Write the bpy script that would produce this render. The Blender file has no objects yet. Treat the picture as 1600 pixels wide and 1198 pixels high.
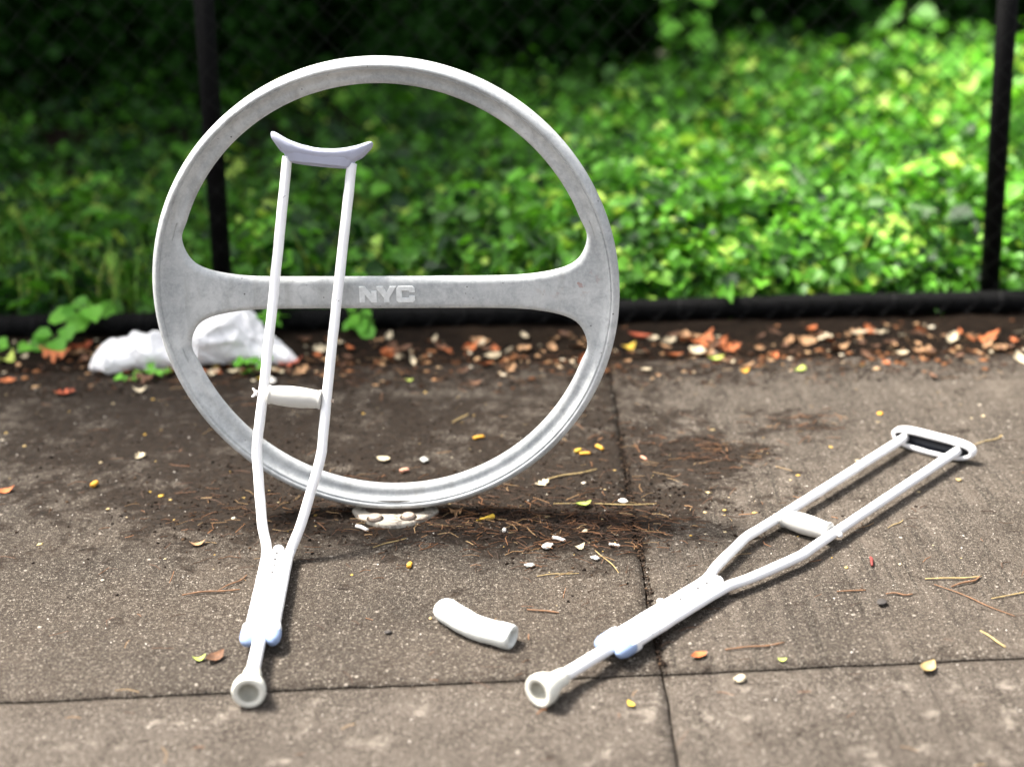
import bpy, bmesh, math, random
import numpy as np
from mathutils import Vector, Matrix, noise
R = math.radians
rng = np.random.default_rng(7)
random.seed(7)
sc = bpy.context.scene
col = sc.collection

# ------------------------------------------------------------------ camera
CAM_H, PITCH, ROLL, FPX = 1.29, R(20), -0.02, 2500.0
def cam_axes():
    c, s = math.cos(PITCH), math.sin(PITCH)
    fw = Vector((0, c, -s)); up = Vector((0, s, c)); rt = Vector((1, 0, 0))
    cr, sr = math.cos(ROLL), math.sin(ROLL)
    return rt*cr + up*sr, up*cr - rt*sr, fw
RT, UP, FW = cam_axes()
cd = bpy.data.cameras.new('camera'); cam = bpy.data.objects.new('camera', cd); col.objects.link(cam)
M = Matrix((RT, UP, -FW)).transposed().to_4x4(); M.translation = Vector((0, 0, CAM_H))
cam.matrix_world = M
cd.sensor_width = 36; cd.lens = 36*FPX/1600; cd.clip_end = 500; cd.clip_start = 0.05
cd.dof.use_dof = True; cd.dof.focus_distance = 2.86
cd.dof.aperture_fstop = (cd.lens/1000)/0.036
sc.camera = cam
def ray(px, py):
    return RT*(px-800) + UP*(599-py) + FW*FPX
def G(px, py, z=0.0):
    d = ray(px, py); t = (z-CAM_H)/d.z
    return Vector((0, 0, CAM_H)) + d*t

# ------------------------------------------------------------------ light
SUN_EL, SUN_AZ = R(60), R(-68)      # azimuth from +Y, negative = to the left
w = bpy.data.worlds.new("World"); sc.world = w; w.use_nodes = True
nt = w.node_tree; bg = nt.nodes['Background']
sky = nt.nodes.new('ShaderNodeTexSky'); sky.sky_type = 'NISHITA'; sky.sun_disc = False
sky.sun_elevation = SUN_EL; sky.sun_rotation = SUN_AZ; sky.dust_density = 6.0; sky.air_density = 1.0; sky.ozone_density = 0.6
hs = nt.nodes.new('ShaderNodeHueSaturation'); hs.inputs['Saturation'].default_value = .30      # thin overcast: a nearly white sky
nt.links.new(sky.outputs[0], hs.inputs['Color']); nt.links.new(hs.outputs[0], bg.inputs[0]); bg.inputs[1].default_value = 0.105
sl = bpy.data.lights.new('sun', 'SUN'); sl.energy = 3.7; sl.angle = R(13); sl.color = (1, .94, .85)
so = bpy.data.objects.new('sun', sl); col.objects.link(so)
sd = Vector((math.sin(SUN_AZ)*math.cos(SUN_EL), math.cos(SUN_AZ)*math.cos(SUN_EL), math.sin(SUN_EL)))
so.rotation_euler = sd.to_track_quat('Z', 'Y').to_euler(); so.location = sd*20
sc.view_settings.view_transform = 'Standard'; sc.view_settings.look = 'None'
sc.view_settings.exposure = 2.0; sc.view_settings.gamma = 1
sc.render.engine = 'CYCLES'
sc.cycles.max_bounces = 6; sc.cycles.transparent_max_bounces = 6

# ------------------------------------------------------------------ helpers
def tag(o, label=None, cat=None, group=None, kind=None):
    if label: o['label'] = label
    if cat: o['category'] = cat
    if group: o['group'] = group
    if kind: o['kind'] = kind
    return o
ORG = {}
def mk(name, verts, faces, mat, parent=None, smooth=True, loc=None):
    """verts are world coordinates; stored relative to parent's (or loc's) position"""
    org = Vector((0, 0, 0))
    if parent is not None: org = Vector(ORG[parent.name])
    if loc is not None: org = Vector(loc)
    v = np.array([tuple(p) for p in verts], float).reshape(-1, 3) - np.array(org)
    me = bpy.data.meshes.new(name); me.from_pydata(v.tolist(), [], [list(map(int, f)) for f in faces]); me.update()
    me.validate()
    if smooth: me.polygons.foreach_set('use_smooth', [True]*len(me.polygons))
    me.materials.append(mat)
    o = bpy.data.objects.new(name, me); col.objects.link(o)
    if parent is not None: o.parent = parent
    if loc is not None: o.location = org
    ORG[o.name] = tuple(org)
    return o
def thing(name, loc, label, cat, group=None, kind=None):
    o = bpy.data.objects.new(name, None); col.objects.link(o); o.location = loc
    ORG[o.name] = tuple(loc); o.empty_display_size = .05
    return tag(o, label, cat, group, kind)
def cleanup(o): pass
def fast_mesh(name, V, F, mat, smooth=False, tone=None):
    """numpy mesh: V (n,3), F (m,k) constant k"""
    me = bpy.data.meshes.new(name)
    n, (m, k) = len(V), F.shape
    me.vertices.add(n); me.vertices.foreach_set('co', V.astype(np.float32).ravel())
    me.loops.add(m*k); me.loops.foreach_set('vertex_index', F.astype(np.int32).ravel())
    me.polygons.add(m); me.polygons.foreach_set('loop_start', (np.arange(m)*k).astype(np.int32))
    me.polygons.foreach_set('loop_total', np.full(m, k, np.int32))
    me.update(calc_edges=True)
    if smooth: me.polygons.foreach_set('use_smooth', [True]*m)
    if tone is not None:
        a = me.attributes.new('tone', 'FLOAT', 'POINT'); a.data.foreach_set('value', tone.astype(np.float32))
    me.materials.append(mat)
    o = bpy.data.objects.new(name, me); col.objects.link(o)
    return o
def frame_of(d, hint=Vector((0, 0, 1))):
    d = d.normalized()
    a = hint - d*hint.dot(d)
    if a.length < 1e-4: a = Vector((1, 0, 0)) - d*d.x
    a.normalize(); return a, d.cross(a)
def tube(path, radii, seg=16, hint=Vector((0, 0, 1)), caps=True, sx=1.0, sy=1.0):
    """tube along points with radius per point; sx, sy scale the section"""
    path = [Vector(p) for p in path]
    if not hasattr(radii, '__len__'): radii = [radii]*len(path)
    V, F = [], []
    for i, p in enumerate(path):
        if i == 0: d = path[1]-path[0]
        elif i == len(path)-1: d = path[-1]-path[-2]
        else: d = (path[i+1]-p).normalized() + (p-path[i-1]).normalized()
        if d.length < 1e-9: d = path[-1]-path[0]
        a, b = frame_of(d, hint)
        for k in range(seg):
            t = 2*math.pi*k/seg
            V.append(p + a*math.cos(t)*radii[i]*sx + b*math.sin(t)*radii[i]*sy)
    for i in range(len(path)-1):
        for k in range(seg):
            F.append((i*seg+k, i*seg+(k+1) % seg, (i+1)*seg+(k+1) % seg, (i+1)*seg+k))
    if caps:
        F.append(list(range(seg))[::-1]); F.append([(len(path)-1)*seg+k for k in range(seg)])
    return V, F
def lathe(base, axis, prof, seg=32, caps=False):
    """prof: (distance along axis, radius); distances may go back (cavities)"""
    a, b = frame_of(Vector(axis)); d = Vector(axis).normalized(); base = Vector(base)
    V, F = [], []
    for s, r in prof:
        for k in range(seg):
            t = 2*math.pi*k/seg
            V.append(base + d*s + (a*math.cos(t)+b*math.sin(t))*max(r, 1e-5))
    for i in range(len(prof)-1):
        for k in range(seg):
            F.append((i*seg+k, i*seg+(k+1) % seg, (i+1)*seg+(k+1) % seg, (i+1)*seg+k))
    return V, F
def join(*vf):
    V, F = [], []
    for v, f in vf:
        n = len(V); V += list(v); F += [[i+n for i in q] for q in f]
    return V, F
def catmull(P, n=8, closed=False):
    P = [Vector(p) for p in P]; out = []
    N = len(P); rngi = range(N if closed else N-1)
    for i in rngi:
        if closed: p0, p1, p2, p3 = P[(i-1) % N], P[i], P[(i+1) % N], P[(i+2) % N]
        else: p0, p1, p2, p3 = P[max(i-1, 0)], P[i], P[i+1], P[min(i+2, N-1)]
        for k in range(n):
            t = k/n
            out.append(.5*((2*p1)+(p2-p0)*t+(2*p0-5*p1+4*p2-p3)*t*t+(3*p1-p0-3*p2+p3)*t**3))
    if not closed: out.append(P[-1])
    return out
def bevel_mod(o, wd, seg=2, ang=35):
    m = o.modifiers.new('bevel', 'BEVEL'); m.width = wd; m.segments = seg; m.limit_method = 'ANGLE'; m.angle_limit = R(ang)
    return o

# ------------------------------------------------------------------ materials
class NT:
    def __init__(s, name):
        s.m = bpy.data.materials.new(name); s.m.use_nodes = True; s.t = s.m.node_tree
        s.b = s.t.nodes['Principled BSDF']; s.out = s.t.nodes['Material Output']
    def n(s, t, **k):
        o = s.t.nodes.new(t)
        for a, v in k.items(): setattr(o, a, v)
        return o
    def l(s, a, b): s.t.links.new(a, b)
    def coord(s, kind='Object', scale=(1, 1, 1)):
        c = s.n('ShaderNodeTexCoord') if kind != 'World' else s.n('ShaderNodeNewGeometry')
        mp = s.n('ShaderNodeMapping'); mp.inputs['Scale'].default_value = scale
        s.l(c.outputs[kind if kind != 'World' else 'Position'], mp.inputs[0]); return mp.outputs[0]
    def noise(s, vec, scale, detail=6, rough=.6, dist=0):
        o = s.n('ShaderNodeTexNoise'); o.inputs['Scale'].default_value = scale; o.inputs['Detail'].default_value = detail
        o.inputs['Roughness'].default_value = rough; o.inputs['Distortion'].default_value = dist
        s.l(vec, o.inputs['Vector']); return o.outputs['Fac']
    def voro(s, vec, scale, out='Distance', feature='F1'):
        o = s.n('ShaderNodeTexVoronoi'); o.feature = feature; o.inputs['Scale'].default_value = scale
        s.l(vec, o.inputs['Vector']); return o.outputs[out]
    def ramp(s, fac, pts, interp='LINEAR'):
        o = s.n('ShaderNodeValToRGB'); e = o.color_ramp.elements; o.color_ramp.interpolation = interp
        while len(e) < len(pts): e.new(.5)
        for i, (p, c) in enumerate(pts):
            e[i].position = p; e[i].color = (c, c, c, 1) if not hasattr(c, '__len__') else (*c, 1)
        s.l(fac, o.inputs[0]); return o.outputs[0]
    def mix(s, fac, a, b, mode='MIX'):
        o = s.n('ShaderNodeMix', data_type='RGBA', blend_type=mode)
        for v, i in ((fac, 0), (a, 6), (b, 7)):
            if hasattr(v, 'is_output'): s.l(v, o.inputs[i])
            elif i == 0: o.inputs[0].default_value = v
            else: o.inputs[i].default_value = (*v, 1)
        return o.outputs[2]
    def math(s, op, a, b=0.0, c=0.0, clamp=False):
        o = s.n('ShaderNodeMath', operation=op); o.use_clamp = clamp
        for i, v in enumerate((a, b, c)):
            if hasattr(v, 'is_output'): s.l(v, o.inputs[i])
            else: o.inputs[i].default_value = v
        return o.outputs[0]
    def bump(s, h, strength=.3, dist=.002, prev=None):
        o = s.n('ShaderNodeBump'); o.inputs['Strength'].default_value = strength; o.inputs['Distance'].default_value = dist
        s.l(h, o.inputs['Height'])
        if prev is not None: s.l(prev, o.inputs['Normal'])
        return o.outputs[0]
    def fin(s, colr=None, rough=None, normal=None, **k):
        for v, nm in ((colr, 'Base Color'), (rough, 'Roughness'), (normal, 'Normal')):
            if v is None: continue
            if hasattr(v, 'is_output'): s.l(v, s.b.inputs[nm])
            else: s.b.inputs[nm].default_value = (*v, 1) if hasattr(v, '__len__') else v
        for a, v in k.items(): s.b.inputs[a.replace('_', ' ')].default_value = v
        return s.m

def m_hoop():
    s = NT('galvanised_casting'); c = s.coord()
    big = s.noise(c, 9, 5, .6); fine = s.noise(c, 160, 3, .7); mid = s.noise(c, 38, 6, .7, .6)
    a = s.mix(s.ramp(big, [(.35, 0), (.68, 1)]), (.34, .36, .37), (.56, .575, .575))
    a = s.mix(s.ramp(mid, [(.45, 0), (.62, .55)]), a, (.27, .285, .30))
    a = s.mix(s.ramp(fine, [(.42, 0), (.7, .35)]), a, (.62, .63, .62))
    sp = s.voro(c, 55); pit = s.ramp(sp, [(.06, 1), (.10, 0)])
    gate = s.ramp(s.noise(c, 14, 2, .5), [(.52, 0), (.6, 1)])
    a = s.mix(s.math('MULTIPLY', pit, gate), a, (.06, .055, .05))
    # rust freckles near the bar's ends
    sep = s.n('ShaderNodeSeparateXYZ'); s.l(c, sep.inputs[0])
    rx = s.math('SUBTRACT', 1, s.math('MULTIPLY', s.math('ABSOLUTE', s.math('SUBTRACT', sep.outputs[0], .335)), 14), clamp=True)
    rz = s.math('SUBTRACT', 1, s.math('MULTIPLY', s.math('ABSOLUTE', s.math('SUBTRACT', sep.outputs[2], .467)), 28), clamp=True)
    rn = s.ramp(s.noise(c, 60, 3, .6), [(.60, 0), (.64, .8)])
    a = s.mix(s.math('MULTIPLY', s.math('MULTIPLY', rx, rz), rn, clamp=True), a, (.28, .07, .03))
    drip = s.ramp(s.noise(s.coord('Object', (1, 1, .18)), 30, 4, .6), [(.55, 0), (.72, .45)])
    a = s.mix(drip, a, (.24, .235, .22))
    n1 = s.bump(fine, .35, .0015); n1 = s.bump(mid, .3, .002, n1)
    return s.fin(a, s.ramp(mid, [(.3, .58), (.7, .78)]), n1, Metallic=.0)
def m_white(name, base=(.83, .83, .84), chip=(.05, .045, .05), chip_lo=.70, rough=.42, bumpy=.35, scale=1.0):
    s = NT(name); c = s.coord()
    f = s.noise(c, 60*scale, 5, .65); g = s.noise(c, 14*scale, 3, .5)
    a = s.mix(s.ramp(g, [(.4, 0), (.75, .35)]), base, tuple(x*.86 for x in base))
    a = s.mix(s.ramp(f, [(chip_lo, 0), (chip_lo+.02, 1)]), a, chip)
    return s.fin(a, rough, s.bump(f, bumpy, .0015))
def m_plain(name, base, rough=.6, var=.25, scale=40, bump=.3, dist=.002, spec=.5, **k):
    s = NT(name); c = s.coord(); f = s.noise(c, scale, 6, .6)
    a = s.mix(s.ramp(f, [(.3, 0), (.7, 1)]), tuple(x*(1-var) for x in base), tuple(min(1, x*(1+var)) for x in base))
    m = s.fin(a, rough, s.bump(f, bump, dist), **k); s.b.inputs['Specular IOR Level'].default_value = spec; return m
def dirt_shade_mask(s, P):
    """where trodden soil and painted hoop shade lie on the slabs: patches along the fence and round the rack's foot"""
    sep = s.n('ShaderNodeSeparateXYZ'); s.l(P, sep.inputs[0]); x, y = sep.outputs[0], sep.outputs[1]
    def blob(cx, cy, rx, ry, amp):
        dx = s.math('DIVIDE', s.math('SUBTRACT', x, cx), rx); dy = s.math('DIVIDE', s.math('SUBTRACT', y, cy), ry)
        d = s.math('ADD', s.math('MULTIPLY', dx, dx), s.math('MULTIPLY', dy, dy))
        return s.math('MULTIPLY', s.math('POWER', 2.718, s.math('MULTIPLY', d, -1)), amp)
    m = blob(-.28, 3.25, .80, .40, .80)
    for b in ((-.02, 2.83, .34, .13, 1.3), (-.44, 2.87, .24, .12, 1.2), (.12, 2.72, .16, .12, .8), (.2, 3.0, .22, .2, .45),  # leading two blobs also put the hoop's shade into the soil colour
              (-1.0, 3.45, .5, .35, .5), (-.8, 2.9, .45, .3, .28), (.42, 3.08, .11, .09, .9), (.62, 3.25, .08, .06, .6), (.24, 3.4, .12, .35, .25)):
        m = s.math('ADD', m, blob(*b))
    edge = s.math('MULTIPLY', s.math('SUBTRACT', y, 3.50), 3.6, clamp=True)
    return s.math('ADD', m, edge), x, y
def m_pavement():
    s = NT('worn_concrete'); P = s.coord('World')
    n1 = s.noise(P, 3.2, 6, .62, .4); n2 = s.noise(P, 21, 8, .7, .3); n3 = s.noise(P, 130, 5, .7)
    mask, x, y = dirt_shade_mask(s, P)
    base = s.mix(s.ramp(n1, [(.32, 0), (.68, 1)]), (.018, .0125, .0085), (.048, .035, .025))
    # front row painted paler: foreground brightness put into the slab colour
    row = s.math('MULTIPLY', s.math('SUBTRACT', s.math('ADD', 2.195, s.math('MULTIPLY', x, .045)), y), 14, clamp=True)
    rowl = s.math('MULTIPLY', s.math('SUBTRACT', 2.42, y), 2.2, clamp=True)
    pale = s.mix(s.ramp(n1, [(.3, 0), (.7, 1)]), (.044, .034, .027), (.086, .070, .058))
    base = s.mix(s.math('MULTIPLY', rowl, .40), base, pale)
    rt = s.math('MULTIPLY', s.math('SUBTRACT', x, .235), 60, clamp=True)
    base = s.mix(s.math('MULTIPLY', rt, s.math('SUBTRACT', 1, row)), base, s.mix(s.ramp(n1, [(.3, 0), (.7, 1)]), (.032, .024, .018), (.080, .063, .049)))
    base = s.mix(row, base, pale)
    # broom-drag lines
    Lv = s.coord('World', (1, .030, 1)); bl = s.noise(Lv, 80, 3, .6)
    Lw = s.coord('World', (1, .06, 1)); bw = s.noise(Lw, 26, 4, .6)
    blg = s.math('MULTIPLY', s.ramp(s.noise(P, 5, 3, .5), [(.40, .25), (.60, 1)]), s.math('ADD', .28, s.math('MULTIPLY', rt, .72)))
    base = s.mix(s.math('MULTIPLY', s.ramp(bl, [(.41, .95), (.49, 0)]), blg), base, (.018, .013, .009))
    base = s.mix(s.math('MULTIPLY', s.ramp(bw, [(.50, 0), (.68, .45)]), s.math('ADD', .12, s.math('MULTIPLY', rt, .28))), base, (.24, .20, .165))
    base = s.mix(s.math('MULTIPLY', row, s.ramp(s.noise(P, 17, 3, .5), [(.60, 0), (.70, .5)])), base, (.36, .31, .26))
    base = s.mix(s.ramp(n2, [(.48, 0), (.70, .8)]), base, (.028, .021, .016))
    base = s.mix(s.ramp(n3, [(.50, 0), (.66, .55)]), base, (.19, .165, .135))
    n4 = s.noise(P, 420, 3, .8)
    base = s.mix(s.ramp(n4, [(.55, 0), (.63, .5)]), base, (.34, .30, .25))
    base = s.mix(s.ramp(n4, [(.34, .75), (.44, 0)]), base, (.018, .014, .011))
    # aggregate: pale and dark grains of mixed size, a few larger stones, all irregular
    wv = s.n('ShaderNodeTexNoise'); wv.inputs['Scale'].default_value = 300; wv.inputs['Detail'].default_value = 2; s.l(P, wv.inputs['Vector'])
    Pw = s.n('ShaderNodeVectorMath', operation='MULTIPLY_ADD'); s.l(wv.outputs['Color'], Pw.inputs[0]); Pw.inputs[1].default_value = (.006, .006, .006); s.l(P, Pw.inputs[2])
    for scl, lo, hi, dens in ((260, .24, .42, .74), (130, .14, .28, .86), (60, .14, .25, .93)):
        v = s.n('ShaderNodeTexVoronoi'); v.inputs['Scale'].default_value = scl; s.l(Pw.outputs[0], v.inputs['Vector'])
        sepc = s.n('ShaderNodeSeparateColor'); s.l(v.outputs['Color'], sepc.inputs[0])
        grain = s.math('MULTIPLY', s.ramp(v.outputs['Distance'], [(lo, 1), (hi, 0)]), s.ramp(sepc.outputs[0], [(dens, 0), (dens+.03, .85)]))
        base = s.mix(grain, base, s.mix(sepc.outputs[1], (.15, .13, .105), (.46, .41, .35)))
        dgr = s.math('MULTIPLY', s.ramp(v.outputs['Distance'], [(lo, 1), (hi, 0)]), s.ramp(sepc.outputs[2], [(dens+.03, 0), (dens+.05, 1)]))
        base = s.mix(dgr, base, (.012, .010, .008))
    # soil trodden over the slab, its mask also painting shade under the hoop
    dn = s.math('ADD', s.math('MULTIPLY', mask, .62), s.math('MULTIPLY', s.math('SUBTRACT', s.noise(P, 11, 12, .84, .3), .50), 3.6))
    soil_shade_m = s.ramp(dn, [(.24, 0), (.46, 1)])
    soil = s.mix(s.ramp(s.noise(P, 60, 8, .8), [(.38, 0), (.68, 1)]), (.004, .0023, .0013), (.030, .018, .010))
    colr = s.mix(s.math('MULTIPLY', soil_shade_m, .90), base, soil)
    h = s.math('ADD', s.math('MULTIPLY', n3, .6), s.math('ADD', n2, s.math('MULTIPLY', bl, .5)))
    nb = s.bump(h, 1.0, .006); nb = s.bump(s.noise(P, 60, 8, .8), .9, .006, nb)
    s.b.inputs['Specular IOR Level'].default_value = .16
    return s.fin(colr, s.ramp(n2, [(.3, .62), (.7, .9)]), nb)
def m_soil():
    s = NT('dark_soil'); P = s.coord('World')
    n = s.noise(P, 30, 8, .75, .5); n1 = s.noise(P, 4, 4, .6)
    a = s.mix(s.ramp(n, [(.35, 0), (.7, 1)]), (.004, .0026, .0016), (.022, .014, .009))
    a = s.mix(s.ramp(n1, [(.5, 0), (.75, .5)]), a, (.034, .022, .013))
    s.b.inputs['Specular IOR Level'].default_value = .08
    return s.fin(a, .95, s.bump(n, .9, .02))
def m_leaf(name, dark, light, yellow=None, trans=.35, spec=.3):
    """living leaves: colour varies leaf by leaf through the 'tone' attribute"""
    s = NT(name); at = s.n('ShaderNodeAttribute', attribute_name='tone')
    pts = [(0, dark), (.8, light)] + ([(1, yellow)] if yellow else [])
    a = s.ramp(at.outputs['Fac'], pts)
    s.fin(a, .5); s.b.inputs['Specular IOR Level'].default_value = spec
    tr = s.n('ShaderNodeBsdfTranslucent'); s.l(s.mix(1.0, a, (1.0, 1.0, .6), 'MULTIPLY'), tr.inputs[0])
    mx = s.n('ShaderNodeMixShader'); mx.inputs[0].default_value = trans
    s.l(s.b.outputs[0], mx.inputs[1]); s.l(tr.outputs[0], mx.inputs[2]); s.l(mx.outputs[0], s.out.inputs[0])
    return s.m

MH = m_hoop()
MW = m_white('white_painted_tube', (.86, .86, .87), (.12, .10, .10), .69)
MWP = m_white('lavender_painted_pad', (.42, .44, .56), (.03, .02, .03), .68, .7, .8, 1.6)
MGRIP = m_white('painted_foam_grip', (.47, .46, .43), (.05, .045, .04), .76, .7, .5)
MFOAM = m_white('painted_foam_cushion', (.56, .57, .54), (.16, .15, .14), .74, .75, .9)
MCOL = m_plain('blue_grey_plastic', (.24, .32, .50), .5, .12, 30)
MTRAYIN = m_plain('black_plastic', (.012, .014, .02), .5)
MHOLE = m_plain('dark_hole', (.02, .014, .016), .9)
MRUB = m_plain('painted_rubber', (.66, .65, .58), .6, .12, 50)
MRUBIN = m_plain('worn_rubber', (.32, .31, .26), .7, .25, 60)
MBLK = m_plain('black_vinyl', (.0018, .0018, .002), .7, .3, 50, .4, spec=.10)
MWIRE = m_plain('black_vinyl_wire', (.003, .003, .0033), .55, .3, 50, .2, spec=.25)
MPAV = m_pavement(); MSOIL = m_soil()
MBOLT = m_plain('weathered_bolt', (.46, .36, .29), .5, .35, 120, .5, .001, Metallic=.3)
MDIRTSHADE = m_plain('soil_and_shade_metal', (.035, .024, .016), .9, .6, 60, .6, .003)
def m_bag():
    s = NT('white_plastic_film'); s.fin((.96, .96, .97), .4)
    tr = s.n('ShaderNodeBsdfTranslucent'); tr.inputs[0].default_value = (.9, .9, .92, 1); mx = s.n('ShaderNodeMixShader'); mx.inputs[0].default_value = .30
    s.l(s.b.outputs[0], mx.inputs[1]); s.l(tr.outputs[0], mx.inputs[2]); s.l(mx.outputs[0], s.out.inputs[0]); return s.m
MBAG = m_bag()
def m_plate():
    s = NT('dirty_cast_plate'); c = s.coord()
    f = s.noise(c, 45, 7, .7, .4)
    a = s.mix(s.ramp(f, [(.50, 0), (.66, 1)]), (.40, .36, .30), (.05, .036, .025))
    return s.fin(a, .7, s.bump(f, .5, .002))
MPLATE = m_plate()
MLET = m_plain('worn_letter_metal', (.66, .68, .68), .6, .15, 120, .25, .001)

# ------------------------------------------------------------------ ground and pavement
def ground():
    xs = np.unique(np.concatenate([np.linspace(-80, -3, 24), np.linspace(-3, 3, 241), np.linspace(3, 80, 24)]))
    ys = np.unique(np.concatenate([np.linspace(-60, 1, 20), np.linspace(1, 5, 161), np.linspace(5, 12, 90), np.linspace(12, 120, 30)]))
    X, Y = np.meshgrid(xs, ys); Z = np.zeros_like(X)
    for i in range(X.shape[0]):
        for j in range(X.shape[1]):
            x, y = X[i, j], Y[i, j]
            t = min(1, max(0, (y-3.66)/.10))
            z = -.013*(1-t)
            if abs(x) < 4 and 3.6 < y < 13:
                z += t*(.010*noise.noise(Vector((x*7, y*7, 0)))+.006*noise.noise(Vector((x*25, y*25, 3)))+.004)
                if y > 4.1: z += .04*noise.noise(Vector((x*1.2, y*1.2, 9)))*min(1, (y-4.1))
            Z[i, j] = z
    V = np.stack([X, Y, Z], -1).reshape(-1, 3); nx = len(xs)
    idx = np.arange(len(V)).reshape(X.shape)
    F = np.stack([idx[:-1, :-1], idx[:-1, 1:], idx[1:, 1:], idx[1:, :-1]], -1).reshape(-1, 4)
    o = fast_mesh('ground', V, F, MSOIL, True); tag(o, kind='structure')
ground()
def pavement():
    V, F = [], []
    def jy(x): return 2.196+.047*x + .0025*noise.noise(Vector((x*9, 0, 5))) + .0012*noise.noise(Vector((x*40, 0, 5)))
    def ytop(x): return 3.705 + .012*noise.noise(Vector((x*5, 2, 5))) + .006*noise.noise(Vector((x*22, 2, 5)))
    def ybot(x): return .70+.04*x
    def jx(k):
        def f(y):
            b = .226 + k*1.5 + (.012*max(0, y-2.9)/.8)
            return b + .006*noise.noise(Vector((k*3.1, y*4, 1))) + .003*noise.noise(Vector((k*3.1, y*19, 1)))
        return f
    g = .0030
    for row in range(3):
        for k in range(-3, 3):
            xl, xr = jx(k), jx(k+1)
            if row == 0: y0, y1 = jy, ytop
            elif row == 1: y0, y1 = ybot, jy
            else: y0, y1 = (lambda x: -.8+.04*x), ybot
            N, Mn = (90, 70) if (row < 2 and k in (-1, 0)) else (24, 16)
            base = len(V)
            for j in range(Mn+1):
                for i in range(N+1):
                    s, t = i/N, j/Mn; gx = .0019
                    x = (xl(2.9)+(xr(2.9)-xl(2.9))*s)
                    ya, yb = y0(x)+g, y1(x)-g
                    y = ya+(yb-ya)*t
                    x = (xl(y)+gx) + ((xr(y)-gx)-(xl(y)+gx))*s
                    e = min(s*1.5, (1-s)*1.5, t*1.5, (1-t)*1.5)
                    z = -.0045*max(0, 1-e/.012)**2 + .0016*noise.noise(Vector((x*3, y*3, 0)))+.0006*noise.noise(Vector((x*30, y*30, 0)))
                    V.append((x, y, z))
            W = N+1
            for j in range(Mn):
                for i in range(N):
                    a = base+j*W+i; F.append((a, a+1, a+W+1, a+W))
            ring = [base+i for i in range(W)] + [base+j*W+N for j in range(1, Mn+1)] + [base+Mn*W+i for i in range(N-1, -1, -1)] + [base+j*W for j in range(Mn-1, 0, -1)]
            b2 = len(V)
            for r in ring: V.append((V[r][0], V[r][1], -.05))
            for q in range(len(ring)):
                q2 = (q+1) % len(ring); F.append((ring[q2], ring[q], b2+q, b2+q2))
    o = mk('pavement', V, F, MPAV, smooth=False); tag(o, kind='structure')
    me = o.data
    for p in me.polygons: p.use_smooth = abs(p.normal.z) > .5
pavement()

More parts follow.
